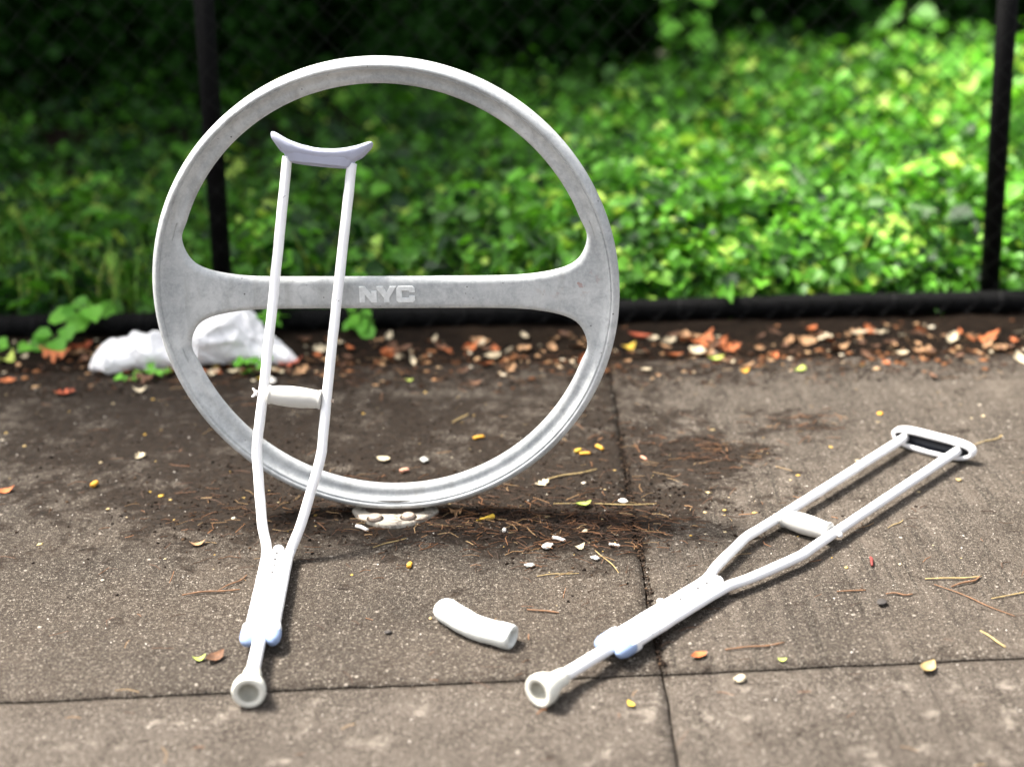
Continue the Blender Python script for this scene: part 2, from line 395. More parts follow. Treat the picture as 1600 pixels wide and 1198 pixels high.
# ------------------------------------------------------------------ bike rack
HC = Vector((-.2293, 2.8307, .4431)); HYAW = -.0534
HU = Vector((math.cos(HYAW), math.sin(HYAW), 0)); HN = Vector((math.sin(HYAW), -math.cos(HYAW), 0))   # HN: towards the camera side
def rack():
    root = thing('bike_rack', (HC.x, HC.y, 0), 'round grey cast metal bike rack hoop with a flat crossbar, bolted to the pavement', 'bike rack')
    def W(u, wv, z): return HC + HU*u + Vector((0, 0, wv)) + HN*z
    T, RD = .0115, .014
    half = [(0, .031), (.10, .031), (.19, .0312), (.25, .033), (.295, .0385), (.33, .0475), (.353, .061), (.3665, .083), (.3705, .1085)]
    ang = np.linspace(math.asin(.135/.384), math.pi/2, 16)
    half += [(.384*math.cos(a), .384*math.sin(a)) for a in ang]
    def hole(sgn, off):
        pts = half + [(-a, b) for a, b in half[-2:0:-1]]
        pts = [Vector((a, b*sgn+off, 0)) for a, b in pts]
        c = catmull(pts, 8, True)
        # resample evenly
        L = [0]
        for i in range(len(c)): L.append(L[-1]+(c[(i+1) % len(c)]-c[i]).length)
        n = 260; out = []
        for k in range(n):
            t = L[-1]*k/n; i = max(j for j in range(len(c)) if L[j] <= t) if False else int(np.searchsorted(L, t, 'right')-1)
            a, b = c[i % len(c)], c[(i+1) % len(c)]; f = (t-L[i])/max(1e-9, L[i+1]-L[i])
            out.append(a+(b-a)*f)
        return out
    bm = bmesh.new()
    def loop3(pts2, z): return [bm.verts.new(W(p.x, p.y, z)) for p in pts2]
    def bridge(a, b):
        n = len(a)
        for i in range(n): bm.faces.new((a[i], a[(i+1) % n], b[(i+1) % n], b[i]))
    fr, bk = [], []
    for sgn, off in ((1, 0), (-1, .001)):
        h = hole(sgn, off); n = len(h)
        cen = Vector((0, .2*sgn, 0)); nr = []
        for i in range(n):
            d = (h[(i+2) % n]-h[(i-2) % n]).normalized(); q = Vector((d.y, -d.x, 0))
            if q.dot(h[i]-cen) < 0: q = -q
            nr.append(q)
        prev = None; first = None
        for t in np.linspace(-90, 90, 15):
            z = T*math.sin(R(t)); dd = RD*(1-math.cos(R(t)))
            lp = loop3([h[i]+nr[i]*dd for i in range(n)], z)
            if prev: bridge(prev, lp)
            else: first = lp
            prev = lp
        bk.append(first); fr.append(prev)
    nc = 420
    def circ(r, z): return [bm.verts.new(W(r*math.cos(2*math.pi*k/nc), r*math.sin(2*math.pi*k/nc), z)) for k in range(nc)]
    RO = .430
    # front: web edge, cove rising to the lip, small groove, lip, outer edge, then the same mirrored behind
    prof = [(.3985, T), (.4015, T+.0008), (.4050, T+.0026), (.4085, T+.0056), (.4115, T+.0096), (.4137, T+.0140), (.4142, T+.0132), (.4150, T+.0130), (.4158, T+.0138), (.4166, T+.0162), (.4180, T+.0172),
            (.4215, T+.0160), (.4255, T+.0125), (.4285, T+.0080), (RO, T+.001)]
    prof = prof + [(r, -z) for r, z in prof[::-1]]
    loops = [circ(r, z) for r, z in prof]
    for a, b in zip(loops[:-1], loops[1:]): bridge(a, b)
    for outer, holes in ((loops[0], fr), (loops[-1], bk)):
        edges = []
        for lp in [outer]+holes:
            for i in range(len(lp)):
                e = bm.edges.get((lp[i], lp[(i+1) % len(lp)]))
                edges.append(e)
        bmesh.ops.triangle_fill(bm, use_beauty=True, use_dissolve=False, edges=edges)
    bmesh.ops.recalc_face_normals(bm, faces=bm.faces)
    me = bpy.data.meshes.new('hoop'); bm.to_mesh(me); bm.free()
    me.transform(Matrix.Translation(-Vector(ORG[root.name])))
    me.polygons.foreach_set('use_smooth', [True]*len(me.polygons)); me.materials.append(MH)
    o = bpy.data.objects.new('hoop', me); col.objects.link(o); o.parent = root
    # raised letters N Y C, drawn as block outlines
    def letter(polys, x0, name='letter'):
        V, F = [], []
        for P in polys:
            n = len(P); b = len(V)
            for z in (T-.002, T+.0024):
                for (a, c) in P: V.append(W(x0+a, -.0155+c, z))
            F.append([b+n+i for i in range(n)])
            for i in range(n): F.append((b+i, b+(i+1) % n, b+n+(i+1) % n, b+n+i))
        p = mk(name, V, F, MLET, root, False)
        bm = bmesh.new(); bm.from_mesh(p.data); bmesh.ops.recalc_face_normals(bm, faces=bm.faces); bm.to_mesh(p.data); bm.free()
        bevel_mod(p, .0007, 2)
    H = .031
    N_ = [(0, 0), (.0105, 0), (.0105, .015), (.022, 0), (.0325, 0), (.0325, .022), (.022, .022), (.022, .016), (.0105, H), (0, H)]
    Y_ = [(.011, 0), (.021, 0), (.021, .0085), (.0345, H), (.0225, H), (.016, .019), (.0095, H), (-.0025, H), (-.0025, .0265), (.0110, .0085)]
    C_ = [(.004, 0), (.030, 0), (.034, .004), (.034, .0125), (.0235, .0125), (.0235, .0085), (.0105, .0085), (.0105, .0225), (.0235, .0225), (.0235, .019), (.034, .019), (.034, .027), (.030, H), (.004, H), (0, .027), (0, .004)]
    u0 = -.0475
    letter([N_], u0); letter([Y_], u0+.0345); letter([C_], u0+.0685)
    # pedestal and base plate
    pts = []
    V, F = [], []
    n = 64
    prof = [(0, 1.0), (.005, 1.0), (.0075, .985), (.0088, .955), (.0092, .90), (.0092, .5), (.0092, .02)]
    c0 = Vector((-.2305, 2.826, 0))
    for z, k in prof:
        for i in range(n):
            t = 2*math.pi*i/n; cx = math.cos(t); sy = math.copysign(max(0, 1-abs(cx)**1.9)**.78, math.sin(t)) if abs(math.sin(t)) > 1e-6 else 0
            V.append(c0 + HU*(.084*k*cx) + Vector((-HU.y, HU.x, 0))*(.073*k*sy) + Vector((0, 0, z)))
    for j in range(len(prof)-1):
        for i in range(n): F.append((j*n+i, j*n+(i+1) % n, (j+1)*n+(i+1) % n, (j+1)*n+i))
    F.append([(len(prof)-1)*n+i for i in range(n)])
    mk('base_plate', V, F, MPLATE, root)
    V, F = [], []
    for z, a, b in ((.008, .060, .026), (.010, .056, .024), (.013, .052, .021), (.034, .054, .018)):
        for i in range(n):
            t = 2*math.pi*i/n; ca, sa = math.cos(t), math.sin(t)
            V.append(c0 + HU*(a*math.copysign(abs(ca)**.7, ca)) + Vector((-HU.y, HU.x, 0))*(b*math.copysign(abs(sa)**.7, sa)) + Vector((0, 0, z)))
    for j in range(3):
        for i in range(n): F.append((j*n+i, j*n+(i+1) % n, (j+1)*n+(i+1) % n, (j+1)*n+i))
    mk('pedestal', V, F, MDIRTSHADE, root)
    for px, py in ((586, 807), (638, 805)):
        b = G(px, py, .013)
        v, f = lathe((b.x, b.y, .0088), (0, 0, 1), [(0, .0122), (.005, .0120), (.0068, .0108), (.0074, .008), (.0076, .0)], 24)
        bo = mk('bolt', v, f, MBOLT, root)
        mk('bolt_shade_ring', *lathe((b.x, b.y, .0090), (0, 0, 1), [(0, .0168), (.0009, .0165), (.0009, .012)], 28), MDIRTSHADE, bo)  # flat dark ring stands in for the shade in a recess round the bolt
    cleanup(root)
rack()

# ------------------------------------------------------------------ crutches
def crutch(label, fork, tip, top, wv_low, wv_up, nrm_up, hb, cover, grip_s, low_len=None, nut_side=-1):
    fork, tip, top = Vector(fork), Vector(tip), Vector(top)
    root = thing('crutch', (fork.x, fork.y, 0), label, 'crutch')
    dl = (tip-fork).normalized(); du = (top-fork).normalized()
    Ll, Lu = (tip-fork).length, (top-fork).length
    wl = Vector(wv_low); wl = (wl-dl*wl.dot(dl)).normalized()
    wu = Vector(wv_up); wu = (wu-du*wu.dot(du)).normalized()
    nu = du.cross(wu).normalized()
    if nu.dot(Vector(nrm_up)) < 0: nu = -nu
    nl = dl.cross(wl).normalized()
    if nl.z < 0: nl = -nl
    rs, rc = .0093, .0105
    hbl = Ll-hb
    for sg in (-1, 1):
        # shaft: along the centre tube, out to the bend, then straight to the underarm piece
        ctl = [fork+dl*(hbl-.006)+wl*sg*.0195, fork+dl*.06+wl*sg*.0195, fork+dl*.012+wl*sg*.0205,
               fork+du*.012+wu*sg*.0235, fork+du*.055+wu*sg*.036, fork+du*.150+wu*sg*.0535, fork+du*.178+wu*sg*.0578, fork+du*.20+wu*sg*.0588,
               fork+du*.26+wu*sg*.0580, fork+du*.36+wu*sg*.0575, fork+du*.55+wu*sg*.0582, fork+du*(Lu-.004)+wu*sg*.0590]
        P = catmull(ctl, 9)
        rad = [rs*(1+.035*noise.noise(Vector((p.x*38, p.y*38, p.z*38+sg*9)))) for p in P]
        P = [p + Vector((noise.noise(p*30), noise.noise(p*30+Vector((5, 0, 0))), noise.noise(p*30+Vector((0, 7, 0)))))*.0006 for p in P]
        v, f = tube(P, rad, 18, nl)
        sh = mk('shaft', v, f, MW, root)
        # adjustment holes facing along the normal
        if not cover:
            for s in (grip_s-.075, grip_s-.045, grip_s-.020, grip_s+.034, grip_s+.058):
                c = fork+du*s+wu*sg*.058
                mk('adjustment_hole', *lathe(c+nu*(rs-.0012), nu, [(0, .0021), (.0016, .0021), (.0016, .0001)], 10), MHOLE, sh)
    # centre telescoping tube
    st = fork - dl*.012
    P = [st+dl*.0, st+dl*.002, st+dl*.007] + [fork+dl*t for t in np.linspace(.01, Ll-.03, 24)]
    rr = [.004, .0085, rc*1.04] + [rc*(1+.03*noise.noise(Vector((t*40, 1, 2)))) for t in range(24)]
    v, f = tube([p+nl*.0015 for p in P], rr, 20, nl)
    ct = mk('centre_tube', v, f, MW, root)
    for k in range(5):
        c = fork+dl*(.030+.026*k)+nl*(.0015+rc-.0010)
        mk('button_hole', *lathe(c, nl, [(0, .0029), (.0016, .0029), (.0016, .0001)], 10), MHOLE, ct)
    # paint-clogged wrap joining the three tubes (the legs are taped together)
    def slab(s0, s1, a, b, mat, name, rnd=.8, flare=0):
        V, F = [], []; n = 40; J = 14
        for j in range(J+1):
            s = s0+(s1-s0)*j/J; e = min(j, J-j)/J; k = 1-(.10 if e == 0 else (.02 if e < .1 else 0))
            for i in range(n):
                t = 2*math.pi*i/n; ca, sa = math.cos(t), math.sin(t)
                aa = a*k*(1+flare*math.sin(math.pi*j/J)); bb = b*k
                V.append(fork+dl*s+wl*aa*math.copysign(abs(ca)**.45, ca)+nl*bb*math.copysign(abs(sa)**.55, sa))
        for j in range(J):
            for i in range(n): F.append((j*n+i, j*n+(i+1) % n, (j+1)*n+(i+1) % n, (j+1)*n+i))
        F.append(list(range(n))[::-1]); F.append([J*n+i for i in range(n)])
        return mk(name, V, F, mat, root)
    slab(.016, hbl-.03, .0268, .0085, MW, 'leg_sleeve')
    slab(hbl-.030, hbl+.002, .0318, .0132, MW, 'collar')
    # blue-grey plastic end plugs either side of the tube
    for sg in (-1, 1):
        b = fork+dl*(hbl+.001)+wl*sg*.0205
        v, f = lathe(b, dl, [(-.012, .0128), (0, .0130), (.010, .0124), (.018, .0098), (.0225, .006), (.024, .0)], 22)
        mk('end_plug', v, f, MCOL, root)
    # rubber tip with a hollow underside
    b = tip - dl*.062
    v, f = lathe(b+nl*.001, dl, [(0, .0112), (.001, .0140), (.018, .0150), (.028, .0180), (.040, .0235), (.048, .0256), (.057, .0260), (.0612, .0250), (.062, .0232), (.0618, .0195), (.0605, .0162)], 36)
    rt_ = mk('rubber_tip', v, f, MRUB, root)
    v, f = lathe(b+nl*.001, dl, [(.0605, .0163), (.056, .0150), (.051, .0125), (.049, .007), (.0485, .0)], 36)
    mk('tip_recess', v, f, MRUBIN, rt_)
    # hand grip with end flanges, through bolt and wing nut
    c = fork+du*grip_s; g0 = c-wu*.0485
    prof = [(0, .004), (0, .0165), (.0012, .0178), (.0035, .0180), (.0055, .0168), (.0075, .0166), (.020, .0182), (.040, .0196), (.060, .0192), (.078, .0176), (.0895, .0164), (.0915, .0168), (.0935, .0180), (.0958, .0178), (.097, .0165), (.097, .004)]
    v, f = lathe(g0, wu, prof, 30); gr = mk('hand_grip', v, f, MGRIP, root)
    v, f = lathe(c-wu*.071, wu, [(0, 0), (0, .0032), (.142, .0032), (.142, 0)], 12); mk('through_bolt', v, f, MBOLT, gr)
    e = c + wu*nut_side*.068
    V1 = lathe(e, wu*nut_side, [(0, 0), (0, .0055), (.004, .005), (.006, .003), (.006, 0)], 10)
    V2 = tube([e+wu*nut_side*.004, e+wu*nut_side*.007+du*.006, e+wu*nut_side*.010+du*.0075], [.0016, .0022, .0012], 8)
    V3 = tube([e+wu*nut_side*.004, e+wu*nut_side*.007-du*.006, e+wu*nut_side*.010-du*.0075], [.0016, .0022, .0012], 8)
    mk('wing_nut', *(join(V1, V2, V3) if cover else V1), MW, gr)
    # underarm piece: a stadium-shaped tray, open towards the shafts
    def stad(hl, hw, n=44):
        out = []
        for i in range(n):
            t = 2*math.pi*i/n; ca, sa = math.cos(t), math.sin(t)
            out.append((hl*math.copysign(abs(ca)**.62, ca), hw*math.copysign(abs(sa)**.85, sa)))
        return out
    def sag(a): return .018*(a/.09)**2
    def rings(spec, mat, name, par, bend=1.0):
        V, F = [], []; n = 44
        for s, hl, hw in spec:
            for a, b_ in stad(hl, hw, n): V.append(top+du*(s+sag(a)*bend)+wu*a+nu*b_)
        for j in range(len(spec)-1):
            for i in range(n): F.append((j*n+i, j*n+(i+1) % n, (j+1)*n+(i+1) % n, (j+1)*n+i))
        F.append([(len(spec)-1)*n+i for i in range(n)])
        return mk(name, V, F, mat, par)
    if cover:
        tr = rings([(-.010, .050, .012), (-.014, .056, .014), (-.012, .0605, .0155), (0, .066, .018), (.004, .074, .0195)], MWP, 'underarm_rest', root, .15)
        # foam cushion with upturned horns
        V, F = [], []; n = 28; K = 90
        for j in range(K+1):
            u = math.sin((-1+2*j/K)*math.pi/2); a = .0935*u
            up_ = .008+.027*abs(u)**2.1
            e = max(0.0, 1-abs(u)**16)**.5
            th = (.0165-.0015*abs(u)**1.5)*max(e, .03); hw = (.0220-.002*abs(u)**2)*max(e, .03)
            lo = up_-th*1.0 - max(0, up_-.009)*(1 if abs(u) < .62 else max(0, 1-(abs(u)-.62)/.30))
            for i in range(n):
                t = 2*math.pi*i/n; ca, sa = math.cos(t), math.sin(t)
                y = up_+th*.55*sa if sa > 0 else up_+(up_-lo)*sa*.8
                nz = .0009*noise.noise(Vector((a*60, i*.9, 3)))
                V.append(top+du*(y+nz)+wu*a+nu*hw*math.copysign(abs(ca)**.8, ca))
        for j in range(K):
            for i in range(n): F.append((j*n+i, j*n+(i+1) % n, (j+1)*n+(i+1) % n, (j+1)*n+i))
        F.append(list(range(n))[::-1]); F.append([K*n+i for i in range(n)])
        mk('cushion', V, F, MWP, root)
    else:
        tr = rings([(-.008, .0825, .0125), (-.0105, .0845, .0150), (-.0105, .0900, .0215), (-.008, .0918, .0230), (.006, .0922, .0232), (.012, .0900, .0215), (.015, .0850, .0180)], MW, 'underarm_rest', root, .45)
        V, F = [], []; n = 44
        for s, hl, hw in ((-.0078, .0828, .0128), (.006, .081, .0120), (.009, .077, .010)):
            for a, b_ in stad(hl, hw, n): V.append(top+du*(s+sag(a)*.45)+wu*a+nu*b_)
        for j in range(2):
            for i in range(n): F.append((j*n+(i+1) % n, j*n+i, (j+1)*n+i, (j+1)*n+(i+1) % n))
        F.append([2*n+i for i in range(n)][::-1])
        mk('tray_hollow', V, F, MTRAYIN, tr)
    cleanup(root)
# first crutch: kinked at the fork, lower leg flat on the slab, upper part leaning on the crossbar
fk = G(435, 862, .020); tp = G(388, 1084, .027)
bar = HC + HU*(-.150) + HN*.030 + Vector((0, 0, .010))
def line_pt(px, py, y):
    d = ray(px, py); t = y/d.y; return Vector((0, 0, CAM_H))+d*t
barp = line_pt(478, 455, HC.y-.034)
du1 = (barp-fk).normalized()
top1 = fk + du1*.720
crutch('white painted crutch leaning upright against the rack, its lower leg bent flat on the pavement', fk, tp, top1, (1, 0, 0), (1, .02, 0), (0, -1, .2), .186, True, .282)
# second crutch: lying flat, its underarm tray bare
fk2 = G(1132, 893, .018); tp2 = G(840, 1082, .027); top2 = G(1456, 693, .026)
# crutch axis direction from tip to top; width lies in the ground plane
d2 = (top2-tp2).normalized()
fk2 = tp2 + d2*.478
fk2.z = .020
wv2 = Vector((d2.y, -d2.x, 0))
crutch('white painted crutch lying flat on the pavement with a bare hollow underarm tray', fk2, tp2, top2, wv2, wv2, (0, 0, 1), .196, False, .296, nut_side=1)

# loose cushion
def cushion():
    a, m, b = G(690, 946, .019), G(741, 978, .018), G(797, 994, .018)
    P = catmull([a, a.lerp(m, .5)+Vector((-.002, -.004, 0)), m, m.lerp(b, .5)+Vector((0, -.002, 0)), b], 8)
    n = len(P); rad = []
    for i in range(n):
        t = i/(n-1); e = min(1, (t/.10))
        rad.append(.0208*math.sqrt(max(.02, 1-(1-e)**2))*(1+.03*noise.noise(Vector((i*.5, 3, 1)))))
    v, f = tube(P, rad, 28, sx=.95, sy=1.08, caps=False)
    v = [q + Vector((noise.noise(q*28), noise.noise(q*28+Vector((7, 0, 0))), noise.noise(q*28+Vector((0, 7, 0)))))*.0012 + Vector((0, 0, 1))*(-.0012*max(0, .25-abs(noise.noise(q*17+Vector((0, 0, 5)))))/.25) for q in v]
    # rounded left end, hollow right end
    f.append(list(range(28))[::-1])
    d = (P[-1]-P[-2]).normalized(); base = (n-1)*28; ring0 = [Vector(v[base+k]) for k in range(28)]; c = P[-1]
    last = base
    for off, k in ((.004, .93), (.0055, .80), (.005, .62), (-.002, .52), (-.012, .46)):
        nb = len(v)
        for q in ring0: v.append(c+(q-c)*k+d*off)
        for i in range(28): f.append((last+i, last+(i+1) % 28, nb+(i+1) % 28, nb+i))
        last = nb
    f.append([last+i for i in range(28)])
    o = mk('crutch_cushion', v, f, MFOAM, loc=(P[n//2].x, P[n//2].y, 0))
    tag(o, 'loose curved white foam cushion lying on the pavement between the two crutches', 'cushion')
cushion()

# ------------------------------------------------------------------ fence
FX0, FY0, FS = 0.0, 3.995, .014
def fy(x): return FY0+FS*(x-FX0)
def fence():
    root = thing('chain_link_fence', (0, FY0, 0), 'black chain link fence with round posts and a thick rail along the ground', 'fence')
    H = 1.22
    xs = [-2.84, -.755, 1.272, 3.34]; tilt = [0, .022, -.03, 0]
    tops = {1: .0, 2: .0}
    for i, x in enumerate(xs):
        p = (x, fy(x)+.045, -.1); q = (x+tilt[i], fy(x)+.045, H+.02)
        v1 = tube([p, q], .0255, 20, Vector((0, 1, 0)))
        mk('post', *v1, MBLK, root)
        v = lathe((x+tilt[i], fy(x)+.045, H+.015), (0, 0, 1), [(0, .031), (.012, .031), (.024, .022), (.03, .0)], 20)
        mk('post_cap', *v, MBLK, root)
    P = [(x, fy(x), 0.030+.003*math.sin(x*2.1)) for x in np.linspace(-3.4, 3.6, 40)]
    mk('bottom_rail', *tube(P, [.0285+.0010*math.sin(k*1.7) for k in range(40)], 20), MBLK, root)
    P = [(x, fy(x)+.045, H-.03) for x in np.linspace(-3.4, 3.6, 8)]
    mk('top_rail', *tube(P, .02, 14), MBLK, root)
    # woven wires: each one a zigzag, neighbours hook at the corners
    V, F = [], []; s = .074; k = 0; n = 5; r = .0012
    x = -3.4
    zs = np.arange(.012, H-.01, s*.5)
    while x < 3.6:
        pts = []
        for j, z in enumerate(zs):
            xx = x + (0 if (j % 2 == k % 2) else s*.53)
            pts.append(Vector((xx, fy(xx)-.029+(.003 if (j % 2) else -.003), z)))
        b = len(V)
        for p in pts:
            for q in range(n):
                t = 2*math.pi*q/n; V.append((p.x+r*math.cos(t), p.y+r*math.sin(t), p.z))
        for j in range(len(pts)-1):
            for q in range(n): F.append((b+j*n+q, b+j*n+(q+1) % n, b+(j+1)*n+(q+1) % n, b+(j+1)*n+q))
        x += s*.5; k += 1      # neighbours hook at the corners
    mk('wire_mesh', V, F, MWIRE, root)
    # ties that hold the mesh to the rail
    for x in np.arange(-3.2, 3.5, .28):
        c = Vector((x, fy(x), .030)); pts = [c+Vector((.004*math.cos(t*.5), .0295*math.cos(t), .0295*math.sin(t))) for t in np.linspace(0, 2*math.pi, 19)]
        mk('wire_tie', *tube(pts, .0018, 6, Vector((1, 0, 0)), caps=False), MWIRE, root)
    cleanup(root)
fence()

# ------------------------------------------------------------------ white bag
def bag():
    xs = np.array([-1.035, -1.01, -.97, -.92, -.87, -.83, -.80, -.76, -.71, -.66, -.61, -.58, -.555, -.53])
    hs = np.array([.012, .045, .066, .076, .078, .052, .050, .120, .158, .128, .082, .048, .034, .008])
    ds = np.array([.01, .035, .05, .052, .05, .045, .055, .08, .09, .08, .06, .04, .03, .006])
    cy = np.array([3.70, 3.70, 3.70, 3.71, 3.715, 3.72, 3.73, 3.76, 3.77, 3.76, 3.74, 3.73, 3.72, 3.72])
    n, K = 110, 190; V, F = [], []
    def fold(p):
        a = abs(noise.noise(p*11)); b = abs(noise.noise(p*26+Vector((3, 1, 7)))); c = abs(noise.noise(p*55))
        q = Vector((p.x*.8+p.z*.9, p.y, p.z*.35-p.x*.5)); e = abs(noise.noise(q*19+Vector((4, 2, 1)))); f_ = abs(noise.noise(q*44))
        d1 = noise.voronoi(Vector((p.x*1.0+p.z*.5, p.y, p.z*.7-p.x*.3))*12)[0]; d2 = noise.voronoi(p*27)[0]
        return (.45-a)*.022 + (.35-e)*.014 + .075*max(0, .16-(d1[1]-d1[0])) + .03*max(0, .14-(d2[1]-d2[0])) - .006
    for j in range(K+1):
        x = xs[0]+(xs[-1]-xs[0])*j/K
        h, d, y0 = np.interp(x, xs, hs), np.interp(x, xs, ds), np.interp(x, xs, cy)
        for i in range(n):
            t = 2*math.pi*i/n; ca, sa = math.cos(t), math.sin(t)
            p = Vector((x, y0+d*ca, h*.5+h*.5*sa)); nr = Vector((0, ca, sa))
            p = p + nr*fold(p)*min(1, h/.08)
            p.x += .012*noise.noise(p*14+Vector((9, 9, 9)))
            p.z = max(p.z, .003+.001*noise.noise(p*40))
            V.append(p)
    for j in range(K):
        for i in range(n): F.append((j*n+i, j*n+(i+1) % n, (j+1)*n+(i+1) % n, (j+1)*n+i))
    F.append(list(range(n))[::-1]); F.append([K*n+i for i in range(n)])
    o = mk('plastic_bag', V, F, MBAG, loc=(-.78, 3.74, 0))
    tag(o, 'crumpled white plastic bag lying by the fence behind the left side of the rack', 'plastic bag')
bag()

# ------------------------------------------------------------------ foliage
def leaf_cloud(centres, normals, dirs, size, shape='round', cup=.15):
    """one leaf per row: 7-vertex folded blade"""
    n = len(centres)
    if shape == 'round': prof = np.array([(0, 0, 0), (.28, .44, 1), (.68, .42, 1), (1.0, 0, 0), (.68, -.42, 1), (.28, -.44, 1)])
    elif shape == 'long': prof = np.array([(0, 0, 0), (.3, .20, 1), (.7, .15, 1), (1.0, 0, 0), (.7, -.15, 1), (.3, -.20, 1)])
    side = np.cross(normals, dirs); side /= np.linalg.norm(side, axis=1)[:, None]+1e-9
    V = np.zeros((n, 6, 3))
    for k, (a, b, c) in enumerate(prof):
        V[:, k] = centres + dirs*(a-.3)[..., None]*size[:, None] if False else centres + dirs*(a*size)[:, None] + side*(b*size)[:, None] + normals*(c*cup*size - .25*a*a*size)[:, None]
    idx = np.arange(n)[:, None]*6
    F = np.concatenate([idx+np.array([[0, 1, 2, 3]]), idx+np.array([[0, 3, 4, 5]])], 0)
    return V.reshape(-1, 3), F
def unit(a): return a/(np.linalg.norm(a, axis=-1, keepdims=True)+1e-9)
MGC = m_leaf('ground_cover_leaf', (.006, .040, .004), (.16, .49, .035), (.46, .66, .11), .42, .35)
MGR = m_leaf('grass_blade', (.05, .16, .01), (.16, .34, .03), (.35, .38, .08), .3)
MSH = m_leaf('shaded_shrub_leaf', (.006, .026, .004), (.020, .07, .009), None, .15, .08)  # leaf colour kept extra dark to carry the shade at the back
MCAN = m_leaf('shade_canopy_leaf', (.02, .06, .01), (.05, .13, .02), None, .12, .1)
MSTEM = m_plain('green_stem', (.08, .13, .03), .7); MBARK = m_plain('bark', (.05, .04, .03), .9, .4, 18, .8, .01)
MVINE = m_leaf('vine_leaf', (.05, .22, .02), (.18, .50, .05), None, .35)

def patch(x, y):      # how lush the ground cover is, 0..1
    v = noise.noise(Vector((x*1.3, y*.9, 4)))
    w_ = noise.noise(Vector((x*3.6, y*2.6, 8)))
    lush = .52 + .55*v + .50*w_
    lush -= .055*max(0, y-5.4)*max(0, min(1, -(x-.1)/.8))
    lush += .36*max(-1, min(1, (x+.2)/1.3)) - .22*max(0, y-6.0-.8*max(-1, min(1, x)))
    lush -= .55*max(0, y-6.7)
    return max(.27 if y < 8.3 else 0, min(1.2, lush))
def ground_cover():
    acc = {'round': [[], [], [], [], []], 'long': [[], [], [], [], []]}
    count = 0
    while count < 8600:
        y = 4.13 + (rng.random()**1.35)*6.0; xw = 1.0+.30*y
        x = (rng.random()*2-1)*xw
        lush = patch(x, y)
        if rng.random() > lush*1.35-.26: continue
        count += 1
        sp = noise.noise(Vector((x*2.1+9, y*1.7, 21))) + .35*rng.normal()*.5
        h = (.05+.22*rng.random()**1.6*(.3+lush)) * (.5+.5*min(1, (y-4.05)/.5)) * (1+.12*max(0, y-5))
        base = np.array([x, y, 0.0])
        tone0 = np.clip(.05+.78*lush*rng.random()+.16*rng.normal(), 0, .93)  # tone falls with lush, painting shade onto leaves at the left and back
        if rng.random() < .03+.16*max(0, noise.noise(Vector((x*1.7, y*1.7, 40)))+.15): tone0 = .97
        if sp > .22: kind, sz0, nl = 'round', .044+.028*rng.random(), int(4+rng.random()*5)
        elif sp > -.30: kind, sz0, nl = 'round', .024+.022*rng.random(), int(6+rng.random()*8)
        else: kind, sz0, nl = 'long', .055+.045*rng.random(), int(6+rng.random()*7)
        C, Nn, D, S, T = acc[kind]
        for k in range(nl):
            a = rng.random()*2*math.pi; rr = (.01+.08*rng.random()); z = h*(.25+.75*rng.random())
            p = base+np.array([math.cos(a)*rr, math.sin(a)*rr, z])
            d = np.array([math.cos(a), math.sin(a), .35*rng.normal()-.1]); nn = np.array([.55*rng.normal()+.25*math.cos(a), .55*rng.normal()+.25*math.sin(a)-.25, 1.0])
            C.append(p); D.append(d); Nn.append(nn); S.append(sz0*(.6+.7*rng.random())); T.append(np.clip(tone0+.13*rng.normal(), 0, 1))
    Vs, Fs, Ts, nb = [], [], [], 0
    for kind, (C, Nn, D, S, T) in acc.items():
        C, D, Nn = np.array(C), unit(np.array(D)), np.array(Nn)
        Nn = unit(Nn - D*(Nn*D).sum(1)[:, None])
        V, F = leaf_cloud(C, Nn, D, np.array(S), kind)
        Vs.append(V); Fs.append(F+nb); nb += len(V); Ts.append(np.repeat(np.array(T), 6))
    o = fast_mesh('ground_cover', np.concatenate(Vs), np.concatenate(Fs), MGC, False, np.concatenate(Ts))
    tag(o, 'bright green leafy ground cover growing thickly behind the fence', 'ground cover', kind='stuff')
ground_cover()
def grass():
    n = 5200
    x = (rng.random(n)*2-1)*2.6; y = 4.12+rng.random(n)**1.6*1.3
    keep = (rng.random(n) < np.where((x < -.5), .4, .3)); x, y = x[keep], y[keep]; n = len(x)
    a = rng.random(n)*2*math.pi; lean = .25+.5*rng.random(n); L = .10+.16*rng.random(n)
    C = np.stack([x, y, np.zeros(n)], 1)
    V = np.zeros((n, 6, 3)); dirh = np.stack([np.cos(a), np.sin(a), np.zeros(n)], 1); sd_ = np.stack([-np.sin(a), np.cos(a), np.zeros(n)], 1)
    up = np.array([0, 0, 1.0])
    for k, (t, wd) in enumerate(((0, .0022), (.5, .0026), (1.0, .0004))):
        c = C + up*(L*t*(1-.35*t*lean))[:, None] + dirh*(L*lean*t*t)[:, None]
        V[:, 2*k] = c+sd_*wd; V[:, 2*k+1] = c-sd_*wd
    idx = np.arange(n)[:, None]*6
    F = np.concatenate([idx+np.array([[0, 1, 3, 2]]), idx+np.array([[2, 3, 5, 4]])], 0)
    o = fast_mesh('grass', V.reshape(-1, 3), F, MGR, False, np.repeat(rng.random(n), 6))
    tag(o, 'thin green grass blades among the ground cover behind the fence', 'grass', kind='stuff')
grass()

